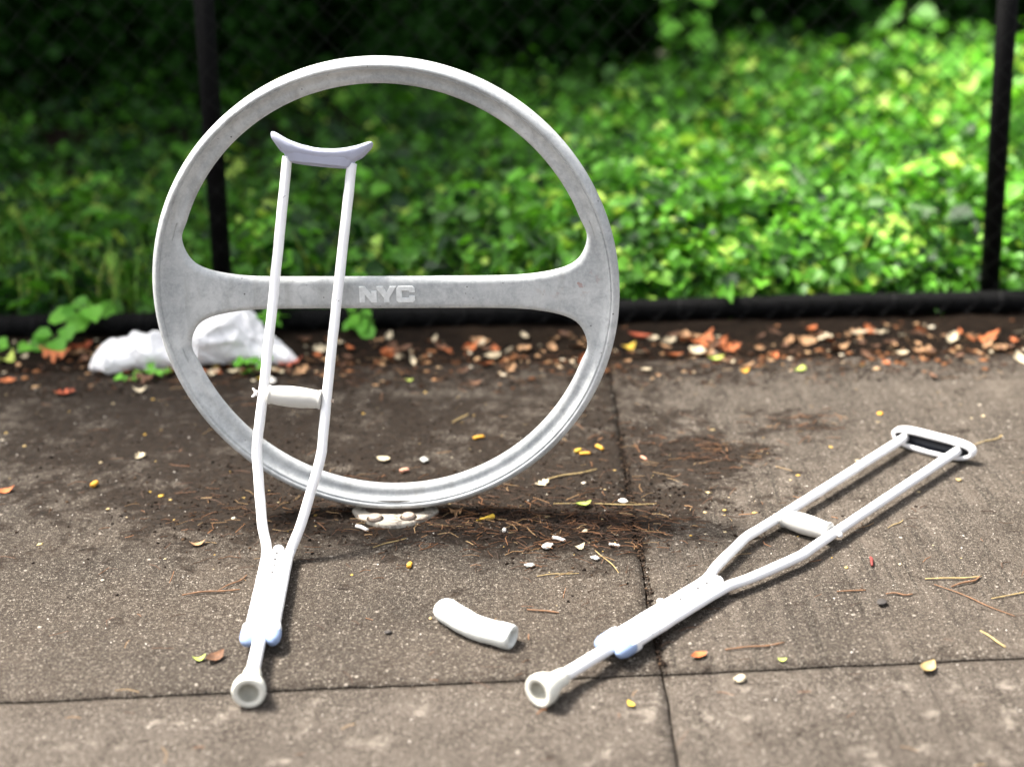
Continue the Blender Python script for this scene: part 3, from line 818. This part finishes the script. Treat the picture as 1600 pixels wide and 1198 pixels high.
def crown_mesh(seed, rx, ry, rz, nclump, per, size, cr=.28):
    r = np.random.default_rng(seed); C, D, N_, S, T = [], [], [], [], []
    for i in range(nclump):
        u = unit(r.normal(size=3)); rad = r.random()**.4
        c = u*np.array([rx, ry, rz])*rad*(.75+.35*r.random())
        k = per; off = r.normal(size=(k, 3))*cr*np.array([rx, ry, rz])*.5
        C.append(c+off); d = unit(r.normal(size=(k, 3))+np.array([0, 0, -.3])); D.append(d)
        nn = r.normal(size=(k, 3))*.6+np.array([0, 0, 1.0]); N_.append(nn); S.append(size*(.6+.7*r.random(k)))
        T.append(np.clip(.15+.6*r.random()+.15*r.normal(size=k), 0, 1))
    C, D, N_ = np.concatenate(C), np.concatenate(D), np.concatenate(N_)
    N_ = unit(N_-D*(N_*D).sum(1)[:, None])
    V, F = leaf_cloud(C, N_, D, np.concatenate(S)); return V, F, np.repeat(np.concatenate(T), 6)
# shrubs at the back of the plot, dark-leaved to deepen the shade there
protos = []
shr = [(-4.4, 8.6, 1.5), (-3.0, 8.2, 1.3), (-1.9, 8.6, 1.35), (-.7, 8.5, 1.3), (.35, 8.4, 1.15), (1.25, 8.15, 1.05), (2.2, 8.1, 1.1), (3.2, 8.2, 1.3), (4.8, 9.5, 1.5),
       (-3.6, 10.7, 1.9), (-1.3, 10.9, 2.0), (.9, 11.0, 2.0), (3.0, 11.3, 2.0), (5.0, 11.1, 1.9), (-2.55, 7.1, .85), (-1.45, 7.4, .6), (-.35, 7.7, .55)]
SL = {0: 'leftmost dark bush of the row behind the ground cover', 1: 'dark green bush at the top left behind the fence', 2: 'dark bush seen above the left part of the rack', 3: 'dark bush directly above the top of the round rack',
      4: 'dark bush just right of the top of the rack', 5: 'dark leafy bush behind the tall bright weed', 6: 'dark bush between the tall weed and the right fence post', 7: 'dark bush behind the right fence post', 8: 'rightmost dark bush of the row behind the ground cover',
      14: 'low dark bush in the shade at the upper left corner', 15: 'low dark bush left of the left fence post', 16: 'low dark bush behind the rack beside the left fence post'}
for i, (x, y, s_) in enumerate(shr):
    lab = SL.get(i, 'tall dark bush at the very back of the planted plot')
    t = thing('shrub', (x, y, 0), lab, 'bush', 'dark bushes behind the ground cover')
    if len(protos) < 3:
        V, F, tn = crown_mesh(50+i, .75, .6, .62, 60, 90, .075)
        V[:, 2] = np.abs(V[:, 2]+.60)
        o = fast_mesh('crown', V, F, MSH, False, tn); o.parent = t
        st = []
        for q in range(5):
            a = q*1.3; st.append(tube([(.02*math.cos(a), .02*math.sin(a), -.02), (.12*math.cos(a), .12*math.sin(a), .35), (.32*math.cos(a), .3*math.sin(a), .85)], [.014, .010, .004], 6))
        v, f = join(*st); ORG[t.name] = (0, 0, 0); s2 = mk('stem', v, f, MBARK, t); protos.append((o.data, s2.data))
    else:
        a, b = protos[i % 3]
        for nm, d in (('crown', a), ('stem', b)):
            o = bpy.data.objects.new(nm, d); col.objects.link(o); o.parent = t
    t.scale = (s_, s_, s_*1.0); t.rotation_euler = (0, 0, i*2.1); cleanup(t)
# unseen trees, added so their crowns shade the plot's left and back
shade_tree_spots = [(-5.0, 8.2, .92), (7.0, 14.4, 1.1), (-2.4, 13.6, 1.2), (-6.5, 12.6, 1.2), (8.8, 17.0, 1.3)]
TL = ['unseen tall tree added left of the plot to shade its left side', 'unseen tall tree added to the shading canopy, right of the plot behind the right post', 'unseen tall tree added far behind the rack in the middle to shade the back', 'unseen tree added to the shading canopy at the far left back of the plot', 'unseen tree added to the shading canopy at the far right back of the plot']
tp_ = None
for i, (x, y, s_) in enumerate(shade_tree_spots):
    t = thing('tree', (x, y, 0), TL[i], 'tree', 'unseen trees added to shade the planted plot')
    if tp_ is None:
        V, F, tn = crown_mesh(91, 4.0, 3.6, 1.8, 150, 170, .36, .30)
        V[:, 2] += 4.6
        c = fast_mesh('crown', V, F, MCAN, False, tn); c.parent = t  # crown of the unseen trees added for shade
        br = [tube([(0, 0, -.1), (.03, .02, 1.5), (-.05, .04, 3.0), (.0, .0, 4.6)], [.17, .13, .11, .05], 14)]
        for q in range(7):
            a = q*.93; br.append(tube([(0, 0, 2.4+.2*q), (.9*math.cos(a), .9*math.sin(a), 3.3+.2*q), (2.3*math.cos(a), 2.1*math.sin(a), 4.0+.25*q)], [.07, .045, .012], 8))
        v, f = join(*br); ORG[t.name] = (0, 0, 0); k = mk('trunk', v, f, MBARK, t); tp_ = (c.data, k.data)
    else:
        for nm, d in (('crown', tp_[0]), ('trunk', tp_[1])):
            o = bpy.data.objects.new(nm, d); col.objects.link(o); o.parent = t
    t.scale = (s_,)*3; t.rotation_euler = (0, 0, i*1.7); cleanup(t)

def weed(name, base, pts, leaf, n, label, cat='plant', mat=None, spread=.03, shape='round', seed=1, group=None):
    """a sprig: stem through pts, leaves set along it"""
    r = np.random.default_rng(seed); base = Vector(base)
    root = thing(name, base, label, cat, group)
    P = catmull([base+Vector(p) for p in pts], 6)
    mk('stem', *tube(P, [.0022*(1-.6*i/len(P)) for i in range(len(P))], 6), MSTEM, root)
    C, D, N_, S, T = [], [], [], [], []
    for k in range(n):
        p = P[int((.12+.88*(k+.5)/n)*(len(P)-1))]; a = k*2.4+r.random()
        d = np.array([math.cos(a), math.sin(a)*.8-.2, .25*r.normal()])
        C.append(np.array(p)+d*spread*.3-np.array(base)); D.append(d); N_.append(np.array([.4*r.normal(), .4*r.normal()-.5, 1.0])); S.append(leaf*(.7+.6*r.random())); T.append(.35+.6*r.random())
    C, D, N_ = np.array(C), unit(np.array(D)), np.array(N_); N_ = unit(N_-D*(N_*D).sum(1)[:, None])
    V, F = leaf_cloud(C, N_, D, np.array(S), shape)
    o = fast_mesh('leaves', V, F, mat or MVINE, False, np.repeat(np.array(T), 6)); o.parent = root
    cleanup(root)
weed('vine', (-1.08, 4.00, .0), [(0, 0, .05), (-.01, -.05, .09), (-.05, -.09, .06), (-.10, -.13, .02), (-.20, -.15, .012)], .050, 15, 'creeping vine with broad leaves climbing over the fence rail left of the bag', 'vine', seed=2)
weed('vine', (-.40, 4.00, .03), [(0, 0, .06), (.0, -.05, .06), (.01, -.06, .01), (.015, -.09, .005)], .040, 12, 'small vine hanging over the fence rail behind the upright crutch', 'vine', seed=3)
weed('vine', (-.58, 4.03, .02), [(0, 0, .04), (-.02, -.05, .07), (-.03, -.08, .04), (-.05, -.13, .02)], .042, 12, 'leafy sprig over the rail just right of the white bag', 'vine', seed=4)
weed('sprig', G(395, 585), [(0, 0, 0), (.01, .0, .02), (-.015, .01, .035), (.02, .0, .045)], .030, 9, 'small green sprig in front of the white bag inside the hoop', 'weed', seed=5)
weed('sprig', G(235, 590), [(.03, 0, .0), (.0, 0, .018), (-.03, 0, .014), (-.06, -.03, .005)], .022, 12, 'small yellow-green sprig in front of the left end of the white bag', 'weed', seed=6)
weed('tall_weed', (.78, 6.9, 0), [(0, 0, 0), (.0, 0, .2), (-.02, 0, .40), (-.03, 0, .58)], .10, 26, 'tall pale green weed rising above the ground cover near the top of the photo', 'weed', seed=8, spread=.12)
for k, (px, py, z, hh, lb) in enumerate(((1400, 200, 0, .5, 'tall bright weed beside the right fence post, upper right'), (1500, 260, 0, .42, 'bushy bright weed just left of the right fence post'), (1580, 330, 0, .4, 'bright weed at the right edge beyond the fence post'))):
    b = G(px, py)
    weed('tall_weed', b, [(0, 0, 0), (.02, 0, hh*.4), (-.03, 0, hh*.7), (.02, 0, hh)], .085, 26, lb, 'weed', MGC, seed=20+k, spread=.12)
# pale blossom
b = G(1035, 130); c = b+Vector((0, 0, .13))
root = thing('flower', b, 'single pale round blossom above the ground cover right of the rack', 'flower')
mk('stem', *tube([b, b+Vector((.01, 0, .07)), c], .002, 6), MSTEM, root)
bmx = bmesh.new(); bmesh.ops.create_icosphere(bmx, subdivisions=3, radius=.028)
for v in bmx.verts: v.co *= 1+.18*noise.noise(v.co*90); v.co += c-b
me = bpy.data.meshes.new('petals'); bmx.to_mesh(me); bmx.free(); me.materials.append(m_plain('petal', (.62, .55, .38), .7)); o = bpy.data.objects.new('petals', me); col.objects.link(o); o.parent = root; cleanup(root)

# ------------------------------------------------------------------ litter
def lm(name, c, rough=.75, var=.35): return m_plain(name, c, rough, var, 90, .4, .001)
ML = {'orange': lm('orange_leaf', (.36, .10, .025), .75, .6), 'red': lm('red_leaf', (.33, .065, .022)), 'tan': lm('tan_leaf', (.32, .18, .085), .75, .6), 'brown': lm('brown_leaf', (.10, .045, .02), .8, .6),
      'yellow': lm('yellow_leaf', (.60, .40, .04)), 'pale': lm('pale_leaf', (.52, .44, .30), .75, .5), 'green': lm('yellow_green_leaf', (.36, .44, .08)), 'gold': lm('gold_filter', (.66, .33, .03)),
      'white': lm('white_scrap', (.76, .72, .66), .6, .1), 'pink': lm('pinkish_scrap', (.60, .30, .20)), 'grey': lm('grey_pebble', (.40, .40, .37)), 'twig': lm('twig_brown', (.17, .085, .04)), 'straw': lm('straw_twig', (.36, .26, .11)), 'dark': lm('dark_stone', (.03, .025, .022)), 'redpod': lm('red_pod', (.16, .02, .015))}
OAK = [(0, -.02), (.06, .03), (.16, .05), (.20, .20), (.30, .25), (.33, .12), (.42, .11), (.47, .30), (.60, .36), (.62, .15), (.70, .13), (.76, .26), (.86, .24), (.88, .10), (1.0, .04)]
OVAL = [(0, 0), (.12, .14), (.3, .26), (.5, .30), (.7, .24), (.88, .12), (1.0, .0)]
def leafv(shape, size, bend, twist, seed):
    half = OAK if shape == 'oak' else OVAL
    r = random.Random(seed); V, F = [], []
    n = len(half)
    for i, (a, b) in enumerate(half):
        jit = 1+.25*(r.random()-.5)
        for s_ in (1, .5, 0, -.5, -1):
            bb = b*jit if s_ > 0 else b*(2-jit)
            x = (a-.5)*size; y = s_*max(bb, .012)*size
            z = bend*size*((a-.5)**2*2.2) + abs(s_)**1.5*twist*size*.28*(max(b, .02)/.3) + .02*size*noise.noise(Vector((a*6, s_*3, seed)))
            V.append(Vector((x, y, z)))
    for i in range(n-1):
        for k in range(4): F.append((i*5+k, i*5+k+1, (i+1)*5+k+1, (i+1)*5+k))
    mn = min(v.z for v in V)
    return [Vector((v.x, v.y, v.z-mn)) for v in V], F
def put(name, p, V, F, mat, label, cat, rot=0, group=None, tilt=0, smooth=True):
    Mx = Matrix.Rotation(rot, 3, 'Z') @ Matrix.Rotation(tilt, 3, 'X')
    W_ = [Mx @ v for v in V]; mn = min(v.z for v in W_)
    me = bpy.data.meshes.new(name); me.from_pydata([(v.x, v.y, v.z-mn+.0015) for v in W_], [], [list(f) for f in F]); me.update()
    if smooth: me.polygons.foreach_set('use_smooth', [True]*len(me.polygons))
    me.materials.append(mat); o = bpy.data.objects.new(name, me); col.objects.link(o); o.location = p
    return tag(o, label, cat, group)
LV = [  # px, py, shape, colour, size, rotation, label
 (716, 548, 'oak', 'orange', .125, .3, 'large bright orange lobed dead leaf below the rail, centre of the hoop'),
 (607, 560, 'oak', 'orange', .075, 1.9, 'orange dead leaf below the crossbar, right of the upright crutch'),
 (450, 572, 'oak', 'red', .085, .2, 'red-orange dead leaf at the right end of the white bag'),
 (88, 562, 'oak', 'orange', .10, -.2, 'pale orange lobed leaf left of the white bag below the vine'),
 (128, 545, 'oval', 'red', .07, .5, 'reddish orange curled leaf between the vine and the white bag'),
 (1000, 530, 'oval', 'red', .075, -.4, 'dull red leaf just right of the hoop below the rail'),
 (982, 545, 'oval', 'yellow', .05, .6, 'bright yellow leaf beside the right edge of the hoop'),
 (1092, 540, 'oak', 'orange', .10, .5, 'orange lobed leaf below the rail right of the hoop'),
 (1268, 517, 'oval', 'orange', .05, .8, 'small orange leaf touching the rail right of the hoop'),
 (1332, 528, 'oak', 'tan', .085, .9, 'tan-orange lobed leaf leaning near the rail above the lying crutch'),
 (1315, 545, 'oval', 'tan', .05, .2, 'curled tan leaf in the litter left of the right post'),
 (1530, 532, 'oak', 'orange', .11, 0, 'large tan-orange leaf at the foot of the right fence post'),
 (1560, 548, 'oval', 'tan', .06, .5, 'small tan leaf right of the fence post foot'),
 (1250, 580, 'oak', 'green', .045, 1.0, 'small yellow-green leaf on the far edge of the right slab'),
 (1163, 582, 'oval', 'gold', .030, .2, 'small bright orange leaf lying alone on the far edge of the right slab'),
 (1118, 562, 'oval', 'green', .05, .2, 'faded yellow-green leaf at the slab edge right of the hoop'),
 (1010, 580, 'oval', 'pale', .035, 0, 'pale oval leaf beside the slab joint right of the hoop'),
 (228, 596, 'oak', 'brown', .075, -.3, 'brown-orange dead leaf in front of the left end of the bag'),
 (219, 612, 'oval', 'pale', .042, .2, 'pale oval leaf just below the brown leaf in front of the bag'),
 (101, 617, 'oak', 'red', .06, 0, 'dull red dead leaf lying alone on the left slab'),
 (12, 597, 'oval', 'orange', .05, .1, 'orange leaf at the left edge of the photo'),
 (12, 568, 'oval', 'green', .07, 1.2, 'round pale green leaf at the left edge below the rail'),
 (8, 768, 'oval', 'orange', .045, .3, 'orange leaf scrap at the left edge on the slab'),
 (218, 716, 'oak', 'pale', .040, 1.3, 'small pale crumpled leaf on the left slab outside the hoop'),
 (309, 852, 'oval', 'tan', .036, .3, 'curled tan leaf left of the upright crutch fork'),
 (712, 803, 'oak', 'tan', .036, 0, 'small orange-brown lobed leaf just right of the rack base plate'),
 (846, 757, 'oak', 'pale', .042, .6, 'pale yellow torn leaf right of the hoop bottom'),
 (912, 792, 'oval', 'green', .040, .4, 'yellow-green curled leaf tip on the dirt right of the hoop'),
 (905, 857, 'oval', 'pale', .028, .6, 'pale green oval leaf among the pine needles'),
 (1176, 840, 'oval', 'gold', .028, -.2, 'small curled orange leaf between the shafts of the lying crutch'),
 (1092, 1026, 'oval', 'orange', .036, .5, 'thin orange leaf just above the slab joint below the lying crutch'),
 (336, 1030, 'oval', 'brown', .045, .9, 'curled brown leaf left of the upright crutch foot'),
 (312, 1032, 'oval', 'green', .026, .4, 'small green leaf scrap beside the curled brown leaf'),
 (1222, 1032, 'oval', 'green', .018, 0, 'tiny yellow-green leaf on the slab joint at lower right'),
 (1450, 1048, 'oval', 'straw', .045, .9, 'straw-coloured curled leaf at the joint, lower right'),
 (986, 1102, 'oval', 'yellow', .022, -1.0, 'small yellow leaf on the front slab beside the lying crutch foot'),
 (190, 512, 'oval', 'red', .045, 1.5, 'dark red leaf propped against the rail above the white bag'),
 (405, 592, 'oval', 'yellow', .025, .5, 'small yellow leaf under the green sprig inside the hoop'),
 (337, 575, 'oval', 'yellow', .025, .5, 'tiny yellow leaf at the lower edge of the bag'),
 (743, 600, 'oval', 'brown', .04, 0, 'brown leaf scrap under the large orange leaf'),
 (640, 596, 'oval', 'green', .022, 0, 'tiny yellow-green leaf on the slab below the crossbar')]
for i, (px, py, sh, c, sz, rot, lb) in enumerate(LV):
    V, F = leafv(sh, sz*.85, .25+.3*((i*37) % 10)/10, .7*math.sin(i*1.7), i)
    put('fallen_leaf', G(px, py), V, F, ML[c], lb, 'leaf', rot, 'fallen leaves', .15*math.sin(i*2.3)+(1.1 if i == 36 else 0))
def rod(L, r, bent=0.0, seg=10): return tube([(-L/2, 0, r), (0, bent*L, r*1.1), (L/2, 0, r)], r, seg)
BT = [(748, 686, 'gold', .024, .0042, .5, 'yellow cigarette filter inside the lower part of the hoop'),
 (903, 707, 'yellow', .016, .0045, .9, 'short yellow filter stub right of the hoop'),
 (914, 711, 'gold', .022, .0036, .1, 'orange cigarette filter beside the short yellow stub'),
 (937, 702, 'gold', .022, .0045, -1.0, 'orange cigarette filter nearest the slab joint right of the hoop'),
 (1006, 718, 'pink', .018, .003, -1.0, 'thin pinkish stub right of the slab joint'),
 (148, 760, 'gold', .017, .006, 1.4, 'short orange stub lying alone on the left slab'),
 (632, 738, 'pink', .018, .005, .5, 'pink-orange stub behind the bottom of the hoop'),
 (566, 828, 'white', .030, .0042, -.7, 'white cigarette end in front of the rack base plate'),
 (788, 831, 'white', .011, .0036, 1.5, 'tiny white stub on the needles right of the base plate'),
 (873, 845, 'white', .026, .0040, -.55, 'white paper strip among the pine needles'),
 (960, 854, 'white', .020, .0032, -.4, 'white paper strip near the slab joint'),
 (640, 886, 'gold', .015, .0045, 1.5, 'small orange scrap above the loose cushion'),
 (598, 795, 'white', .012, .0025, .2, 'tiny white scrap behind the base plate')]
for i, (px, py, c, L, r, rot, lb) in enumerate(BT):
    if i == 12: continue
    V, F = tube([(-L/2, 0, r), (-L*.1, .05*L, r), (L*.25, .0, r*1.05), (L/2, -.04*L, r*.9)], [r, r*1.05, r*.9, r*.95], 12, sx=.75)
    put('cigarette_end', G(px, py), V, F, ML[c], lb, 'cigarette end', rot, 'cigarette ends and stubs')
# yellow wedge
V = [Vector(p) for p in ((-.019, -.004, 0), (.017, -.008, 0), (.019, .006, 0), (-.018, -.002, 0), (-.019, -.004, .002), (.017, -.008, .006), (.019, .006, .005), (-.018, -.002, .002))]
put('plastic_scrap', G(758, 811), V, [(3, 2, 1, 0), (4, 5, 6, 7), (0, 1, 5, 4), (1, 2, 6, 5), (2, 3, 7, 6), (3, 0, 4, 7)], ML['yellow'], 'bright yellow wedge-shaped scrap right of the rack base plate', 'scrap', .35, smooth=False)
PB = [(973, 785, 'white', .0085, 'round white pebble at the right edge of the dirt patch'), (855, 856, 'white', .0105, 'white pebble left of the white paper strip'), (930, 874, 'white', .0075, 'small white pebble below the pine needles'),
 (828, 886, 'grey', .0085, 'small grey-white pebble alone below the needles'), (914, 832, 'pale', .006, 'tiny pale pebble on the needle litter'), (1035, 944, 'white', .0105, 'white pebble above the lying crutch near the joint'),
 (1156, 1063, 'pale', .0095, 'flat pale stone on the front right slab'), (1378, 944, 'dark', .010, 'small black stone on the right slab'), (1498, 752, 'straw', .006, 'tiny straw-coloured stone on the right slab'), (606, 990, 'dark', .0055, 'tiny black stone left of the loose cushion'),
 (663, 722, 'grey', .010, 'small grey pebble inside the hoop bottom'), (600, 720, 'pale', .012, 'small pale pebble inside the hoop bottom, left'), (1375, 648, 'gold', .007, 'small tan pebble above the lying crutch tray'), (422, 598, 'white', .016, 'pale pebble between the crutch shafts behind the hoop')]
for i, (px, py, c, r, lb) in enumerate(PB):
    b = bmesh.new(); bmesh.ops.create_icosphere(b, subdivisions=3, radius=r)
    for v in b.verts:
        k = 1+.5*noise.noise(v.co*(1.0/r)+Vector((i*3, 0, 0)))+.2*noise.noise(v.co*(2.6/r)+Vector((i*3, 5, 0))); v.co = Vector((v.co.x*k*1.1, v.co.y*k*.8, v.co.z*k*.32))
    V = [v.co.copy() for v in b.verts]; F = [[q.index for q in f.verts] for f in b.faces]; b.free()
    put('pebble', G(px, py), V, F, ML[c], lb, 'pebble', i*1.1, 'pebbles on the pavement')
TW = [(890, 745, .13, .0016, .42, 'straw', 'straight straw-coloured twig right of the hoop bottom'), (950, 878, .10, .0010, 1.9, 'straw', 'thin curved grass stem below the needle patch'),
 (872, 900, .075, .0010, .06, 'straw', 'thin pale stem lying left of the slab joint'), (1490, 905, .10, .0016, .0, 'straw', 'forked straw twig on the right slab'), (1510, 911, .07, .0020, .5, 'twig', 'short brown twig crossing the forked straw twig'),
 (1520, 940, .16, .0011, -.9, 'twig', 'long thin brown twig on the right slab'), (330, 928, .10, .0018, .12, 'twig', 'reddish brown twig left of the upright crutch'), (365, 912, .07, .0014, .9, 'twig', 'dark twig end touching the upright crutch'),
 (848, 957, .055, .0018, -.3, 'twig', 'broken orange-brown twig right of the loose cushion'), (1400, 820, .05, .0010, .7, 'straw', 'short bent straw beside the lying crutch, right slab'), (1545, 690, .09, .0013, .55, 'straw', 'straw stem at the end of the lying crutch tray'),
 (1362, 880, .034, .0032, 1.4, 'redpod', 'dark red seed pod on the right slab'), (945, 790, .20, .0012, -.1, 'straw', 'long thin stem joined to the yellow-green leaf'), (720, 655, .06, .0016, .9, 'straw', 'short straw twig inside the hoop, right of centre'),
 (1330, 925, .05, .0016, .0, 'twig', 'short dark twig below the lying crutch'), (1405, 930, .045, .0016, -.1, 'twig', 'small dark twig right of the short dark twig'), (1180, 1012, .10, .0016, .15, 'twig', 'thin orange-brown twig above the slab joint'),
 (1550, 1000, .06, .0016, -1.2, 'straw', 'bent tan twig at the lower right corner'), (1585, 930, .09, .0012, .3, 'straw', 'straw stem at the right edge of the slab'), (610, 850, .07, .0012, .5, 'straw', 'thin straw left of the base plate in front of the hoop')]
for i, (px, py, L, r, rot, c, lb) in enumerate(TW):
    rr = random.Random(i); pts = catmull([(-L/2, 0, r), (-L*.15, L*.10*(rr.random()-.3), r*1.6), (L*.2, L*.12*(rr.random()-.6), r*1.3), (L/2, L*.05, r)], 5)
    rad = [r*(1-.35*abs(2*k/len(pts)-1))*(1+.15*math.sin(k*2.1)) for k in range(len(pts))]
    V, F = tube(pts, rad, 7)
    put('seed_pod' if c == 'redpod' else 'twig', G(px, py), V, F, ML[c], lb, 'seed pod' if c == 'redpod' else 'twig', rot, None if c == 'redpod' else 'twigs on the pavement')

# small scattered leaves in the strip below the rail: each its own object
kinds = [('tan', 'small tan dead leaf in the litter strip below the rail'), ('brown', 'small brown dead leaf in the litter strip below the rail'), ('pale', 'small pale bleached leaf in the litter strip below the rail'), ('orange', 'small orange dead leaf in the litter strip below the rail')]
proto = {}
for c, lb in kinds:
    for sh in ('oval', 'oak'):
        V, F = leafv(sh, .045, .4, .5, 77); proto[(c, sh)] = (V, F)
r_ = random.Random(11)
shared = {}
for i in range(200):
    px = r_.uniform(0, 1600); py = 520 + abs(r_.gauss(0, 26)) - px*.012 + 18
    if 165 < px < 470: py = max(py, 585)
    if py > 610: continue
    c, lb = kinds[r_.choices([0, 1, 2, 3], [.36, .26, .20, .18])[0]]; sh = r_.choice(['oval', 'oval', 'oak'])
    p = G(px, py)
    if (c, sh) not in shared:
        V, F = proto[(c, sh)]; o = put('fallen_leaf', p, V, F, ML[c], lb, 'leaf', 0, 'small leaves in the litter strip'); shared[(c, sh)] = o
    else:
        o = shared[(c, sh)].copy(); col.objects.link(o); o.location = p
    zone = next(z for lim, z in ((165, 'at the left end of the fence rail'), (480, 'around the white bag'), (740, 'below the left half of the crossbar'), (970, 'below the right half of the crossbar'), (1180, 'just right of the hoop'), (1400, 'midway between the hoop and the right post'), (1700, 'near the foot of the right post')) if px < lim)
    o['label'] = lb.replace('in the litter strip below the rail', zone)
    s_ = r_.uniform(.35, 1.15); o.scale = (s_, s_*r_.uniform(.6, 1.1), s_); o.rotation_euler = (r_.gauss(0, .3), r_.gauss(0, .3), r_.uniform(0, 6.28)); o.location.z = .004

# uncountable crumbs: needles, soil crumbs, grit
def needles():
    spots = [(0.02, 2.75, .19, .08, 520), (-.12, 2.80, .22, .05, 160), (.12, 2.72, .10, .06, 200), (-.38, 2.86, .18, .08, 260), (.42, 3.10, .07, .05, 110), (.62, 3.25, .06, .04, 60), (.20, 3.1, .10, .18, 120), (0, 3.62, .9, .07, 500), (.0, 2.5, .7, .35, 130), (-.6, 3.1, .4, .3, 120), (.6, 2.6, .4, .4, 70), (.3,2.0,.5,.12,12)]
    V, F, T = [], [], []
    for cx, cy, sx, sy, n in spots:
        for k in range(n):
            x, y = cx+rng.normal()*sx, cy+rng.normal()*sy; L = .012+.035*rng.random()**1.5; a = rng.random()*6.28 if rng.random() < .5 else rng.normal()*.5
            r = .00045+.0005*rng.random(); z = .001+.006*rng.random()**2; c, s = math.cos(a), math.sin(a); bend = rng.normal()*.10; tilt = abs(rng.normal()*.06)
            P = [(x-c*L/2, y-s*L/2, z), (x-s*bend*L, y+c*bend*L, z+L*tilt), (x+c*L/2, y+s*L/2, z+L*tilt*.4)]
            b = len(V); tn = rng.random()
            for q, p in enumerate(P):
                for g in range(3):
                    t = g*2.094; V.append((p[0]-s*r*math.cos(t), p[1]+c*r*math.cos(t), p[2]+r*math.sin(t)+r)); T.append(tn)
            for q in range(2):
                for g in range(3): F.append((b+q*3+g, b+q*3+(g+1) % 3, b+(q+1)*3+(g+1) % 3, b+(q+1)*3+g))
    s = NT('dry_needle'); at = s.n('ShaderNodeAttribute', attribute_name='tone')
    m = s.fin(s.ramp(at.outputs['Fac'], [(0, (.02, .010, .005)), (.6, (.085, .036, .014)), (.88, (.22, .095, .035)), (1, (.40, .27, .13))]), .7)
    o = fast_mesh('needle_litter', np.array(V), np.array(F), m, False, np.array(T)); tag(o, 'dry brown pine needles and fine twigs scattered on the pavement', 'needle litter', kind='stuff')
needles()
def crumbs(name, spots, sizes, ramp, label, flat=.6):
    base = np.array([(1, 0, 0), (-1, 0, 0), (0, 1, 0), (0, -1, 0), (0, 0, 1), (0, 0, -1)], float)
    fc = np.array([(0, 2, 4), (2, 1, 4), (1, 3, 4), (3, 0, 4), (2, 0, 5), (1, 2, 5), (3, 1, 5), (0, 3, 5)])
    P, S = [], []
    for cx, cy, sx, sy, n, uni in spots:
        if uni: x = cx+(rng.random(n)*2-1)*sx; y = cy+(rng.random(n)*2-1)*sy
        else: x = cx+rng.normal(size=n)*sx; y = cy+rng.normal(size=n)*sy
        P.append(np.stack([x, y, np.zeros(n)], 1))
    P = np.concatenate(P)
    if name == 'leaf_crumbs': P = P[[noise.noise(Vector((p[0]*4.5, p[1]*9, 2)))+.35*rng.normal() > -.05 for p in P]]
    n = len(P); S = sizes[0]+(sizes[1]-sizes[0])*rng.random(n)**3
    a = rng.random(n)*6.28; ca, sa = np.cos(a), np.sin(a)
    V = base[None]*(S[:, None, None])*(.6+.8*rng.random((n, 6, 1)))
    V[..., 2] *= flat
    X = V[..., 0]*ca[:, None]-V[..., 1]*sa[:, None]*.8; Y = V[..., 0]*sa[:, None]+V[..., 1]*ca[:, None]*.8
    V = np.stack([X, Y, V[..., 2]], -1)+P[:, None]+np.array([0, 0, 1])*(S*flat*.4)[:, None, None]
    F = (np.arange(n)[:, None, None]*6+fc[None]).reshape(-1, 3)
    s = NT(name+'_mat'); at = s.n('ShaderNodeAttribute', attribute_name='tone')
    m = s.fin(s.ramp(at.outputs['Fac'], ramp), .85); s.b.inputs['Specular IOR Level'].default_value = .12
    o = fast_mesh(name, V.reshape(-1, 3), F, m, False, np.repeat(rng.random(n), 6)); tag(o, label, 'litter', kind='stuff')
crumbs('soil_shade_crumbs', [(-.1, 2.82, .25, .07, 2600, 0), (-.42, 2.88, .2, .09, 1200, 0), (0, 3.62, 1.5, .11, 9000, 1), (-.5, 3.2, .5, .22, 1800, 0), (.2, 3.0, .1, .25, 900, 0), (.42, 3.08, .06, .05, 350, 0), (.228, 2.7, .006, .5, 700, 1)], (.001, .005),  # first two clusters thicken the dark under the hoop as stand-in shade
       [(0, (.006, .004, .003)), (.7, (.024, .015, .010)), (1, (.08, .05, .03))], 'dark crumbs of soil lying over the pavement, thickened under the hoop to stand for its shade')
crumbs('grit', [(0, 2.9, 1.3, .85, 2600, 1), (.0, 2.6, .7, .35, 900, 0)], (.0007, .0026), [(0, (.10, .08, .07)), (.5, (.32, .28, .24)), (1, (.66, .61, .55))], 'fine pale grit sprinkled over the slabs')
crumbs('petal_scraps', [(0, 3.1, 1.2, .55, 150, 1), (.1, 2.85, .4, .2, 60, 0)], (.002, .0075), [(0, (.5, .42, .28)), (.5, (.62, .38, .06)), (.8, (.45, .40, .30)), (1, (.7, .62, .5))], 'tiny yellow and pale petal scraps dotted over the pavement', .2)
crumbs('leaf_crumbs', [(0, 3.82, 2.2, .13, 4200, 1), (0, 3.66, 1.5, .06, 1300, 0), (.6, 3.72, .8, .06, 1300, 0)], (.002, .015), [(0, (.012, .007, .004)), (.5, (.07, .03, .014)), (.78, (.26, .11, .045)), (.92, (.50, .33, .18)), (1, (.75, .68, .52))], 'crushed leaf crumbs and bark on the soil strip before the fence', .25)
